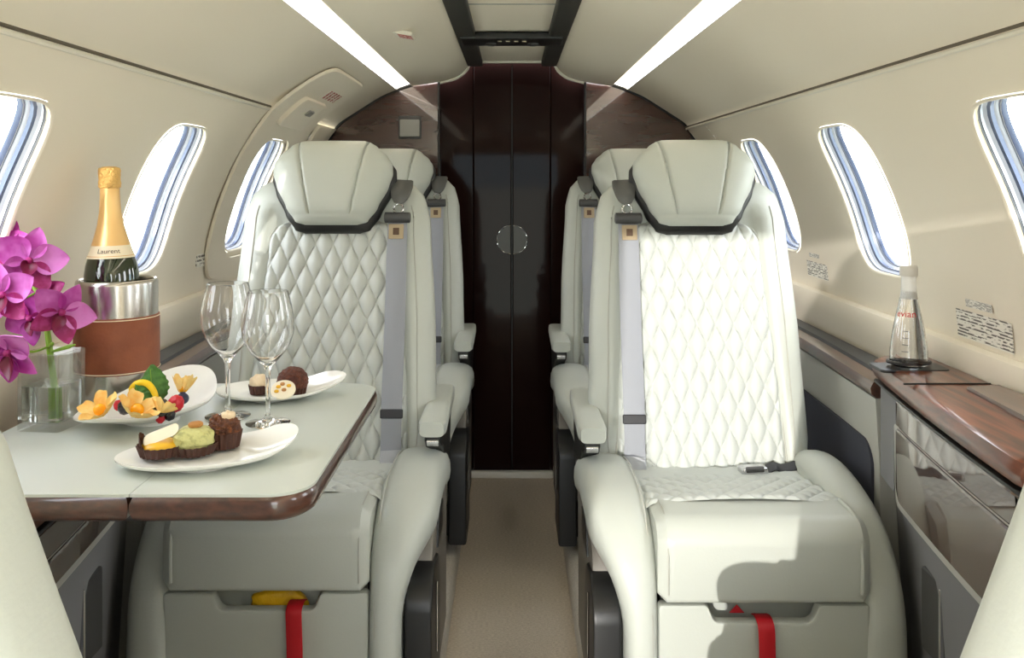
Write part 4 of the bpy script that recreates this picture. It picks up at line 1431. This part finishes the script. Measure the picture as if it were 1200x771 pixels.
MB().lathe([(0, .182), (.0135, .182), (.0152, .180), (.0155, .176), (.0155, .166), (.0150, .163), (.012, .163)], 40).build('cap', M['cap'], wb)
vs, fs = text_mesh('evian', .0165)
out = []
for p in vs:
    z = .096 + p.y; rr_ = lerp([(r2, r1) for r1, r2 in WP[3:]], z) + .0008
    a = -PI / 2 - .62 + p.x / .021
    out.append((rr_ * cos(a), rr_ * sin(a), z))
MB().add(out, fs).build('lettering', M['red_ink'], wb)
for z in (.030, .042, .054, .066):
    rr_ = lerp([(r2, r1) for r1, r2 in WP[3:]], z) + .0006
    MB().tube([(rr_ * cos(a), rr_ * sin(a), z) for a in [-2.35 + .35 * k / 8 for k in range(9)]], .0005, 5).build('scale_mark', M['grey_ink'], wb)

# ================================================================== OUTSIDE
struct(MB().grid(2, 2, lambda u, v: (-400 + 800 * u, -400 + 800 * v, -1.4)).build('ground', M['grass']))
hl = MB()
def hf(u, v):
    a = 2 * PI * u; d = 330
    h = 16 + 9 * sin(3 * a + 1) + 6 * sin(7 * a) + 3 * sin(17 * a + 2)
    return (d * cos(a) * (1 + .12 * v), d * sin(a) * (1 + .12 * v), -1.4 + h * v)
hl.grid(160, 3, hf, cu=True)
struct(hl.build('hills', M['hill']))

# ================================================================== LIGHT
W = bpy.data.worlds.new('sky'); SC.world = W; W.use_nodes = True
nt = W.node_tree; nt.nodes.clear()
out = nt.nodes.new('ShaderNodeOutputWorld'); bg = nt.nodes.new('ShaderNodeBackground')
tc = nt.nodes.new('ShaderNodeTexCoord'); sep = nt.nodes.new('ShaderNodeSeparateXYZ'); rp = nt.nodes.new('ShaderNodeValToRGB')
nt.links.new(tc.outputs['Generated'], sep.inputs[0]); nt.links.new(sep.outputs['Z'], rp.inputs['Fac'])
rp.color_ramp.elements[0].position = 0.0; rp.color_ramp.elements[0].color = (.98, .985, 1.0, 1)
rp.color_ramp.elements[1].position = 0.8; rp.color_ramp.elements[1].color = (.86, .92, 1.0, 1)
nt.links.new(rp.outputs['Color'], bg.inputs['Color']); nt.links.new(bg.outputs[0], out.inputs['Surface'])
bg.inputs['Strength'].default_value = 7.5

sun = bpy.data.lights.new('sun', 'SUN'); sun.energy = 3.4; sun.angle = math.radians(.6); sun.color = (1.0, .96, .89)
so = bpy.data.objects.new('sun', sun); COL.objects.link(so)
dv = Vector((.27, 1.0, -.122))
so.rotation_euler = dv.to_track_quat('-Z', 'Y').to_euler()

# ================================================================== CAMERA
cam = bpy.data.cameras.new('camera'); co = bpy.data.objects.new('camera', cam); COL.objects.link(co)
cam.sensor_width = 36; cam.sensor_fit = 'HORIZONTAL'; cam.lens = 36 * F / 1200
cam.shift_x = 0.0; cam.shift_y = -(385.5 - 211) / 1200
co.location = (0, 0, EYE); co.rotation_euler = (PI / 2, 0, 0)
cam.clip_start = .02; cam.clip_end = 2000
SC.camera = co

SC.view_settings.view_transform = 'Standard'; SC.view_settings.look = 'None'
SC.view_settings.gamma = 1.0; SC.view_settings.use_curve_mapping = False
SC.view_settings.exposure = 0.10
SC.cycles.max_bounces = 14; SC.cycles.diffuse_bounces = 6; SC.cycles.glossy_bounces = 6
SC.cycles.transmission_bounces = 12; SC.cycles.transparent_max_bounces = 12
SC.cycles.use_denoising = True
SC.cycles.sample_clamp_indirect = 6.0
SC.cycles.caustics_refractive = True
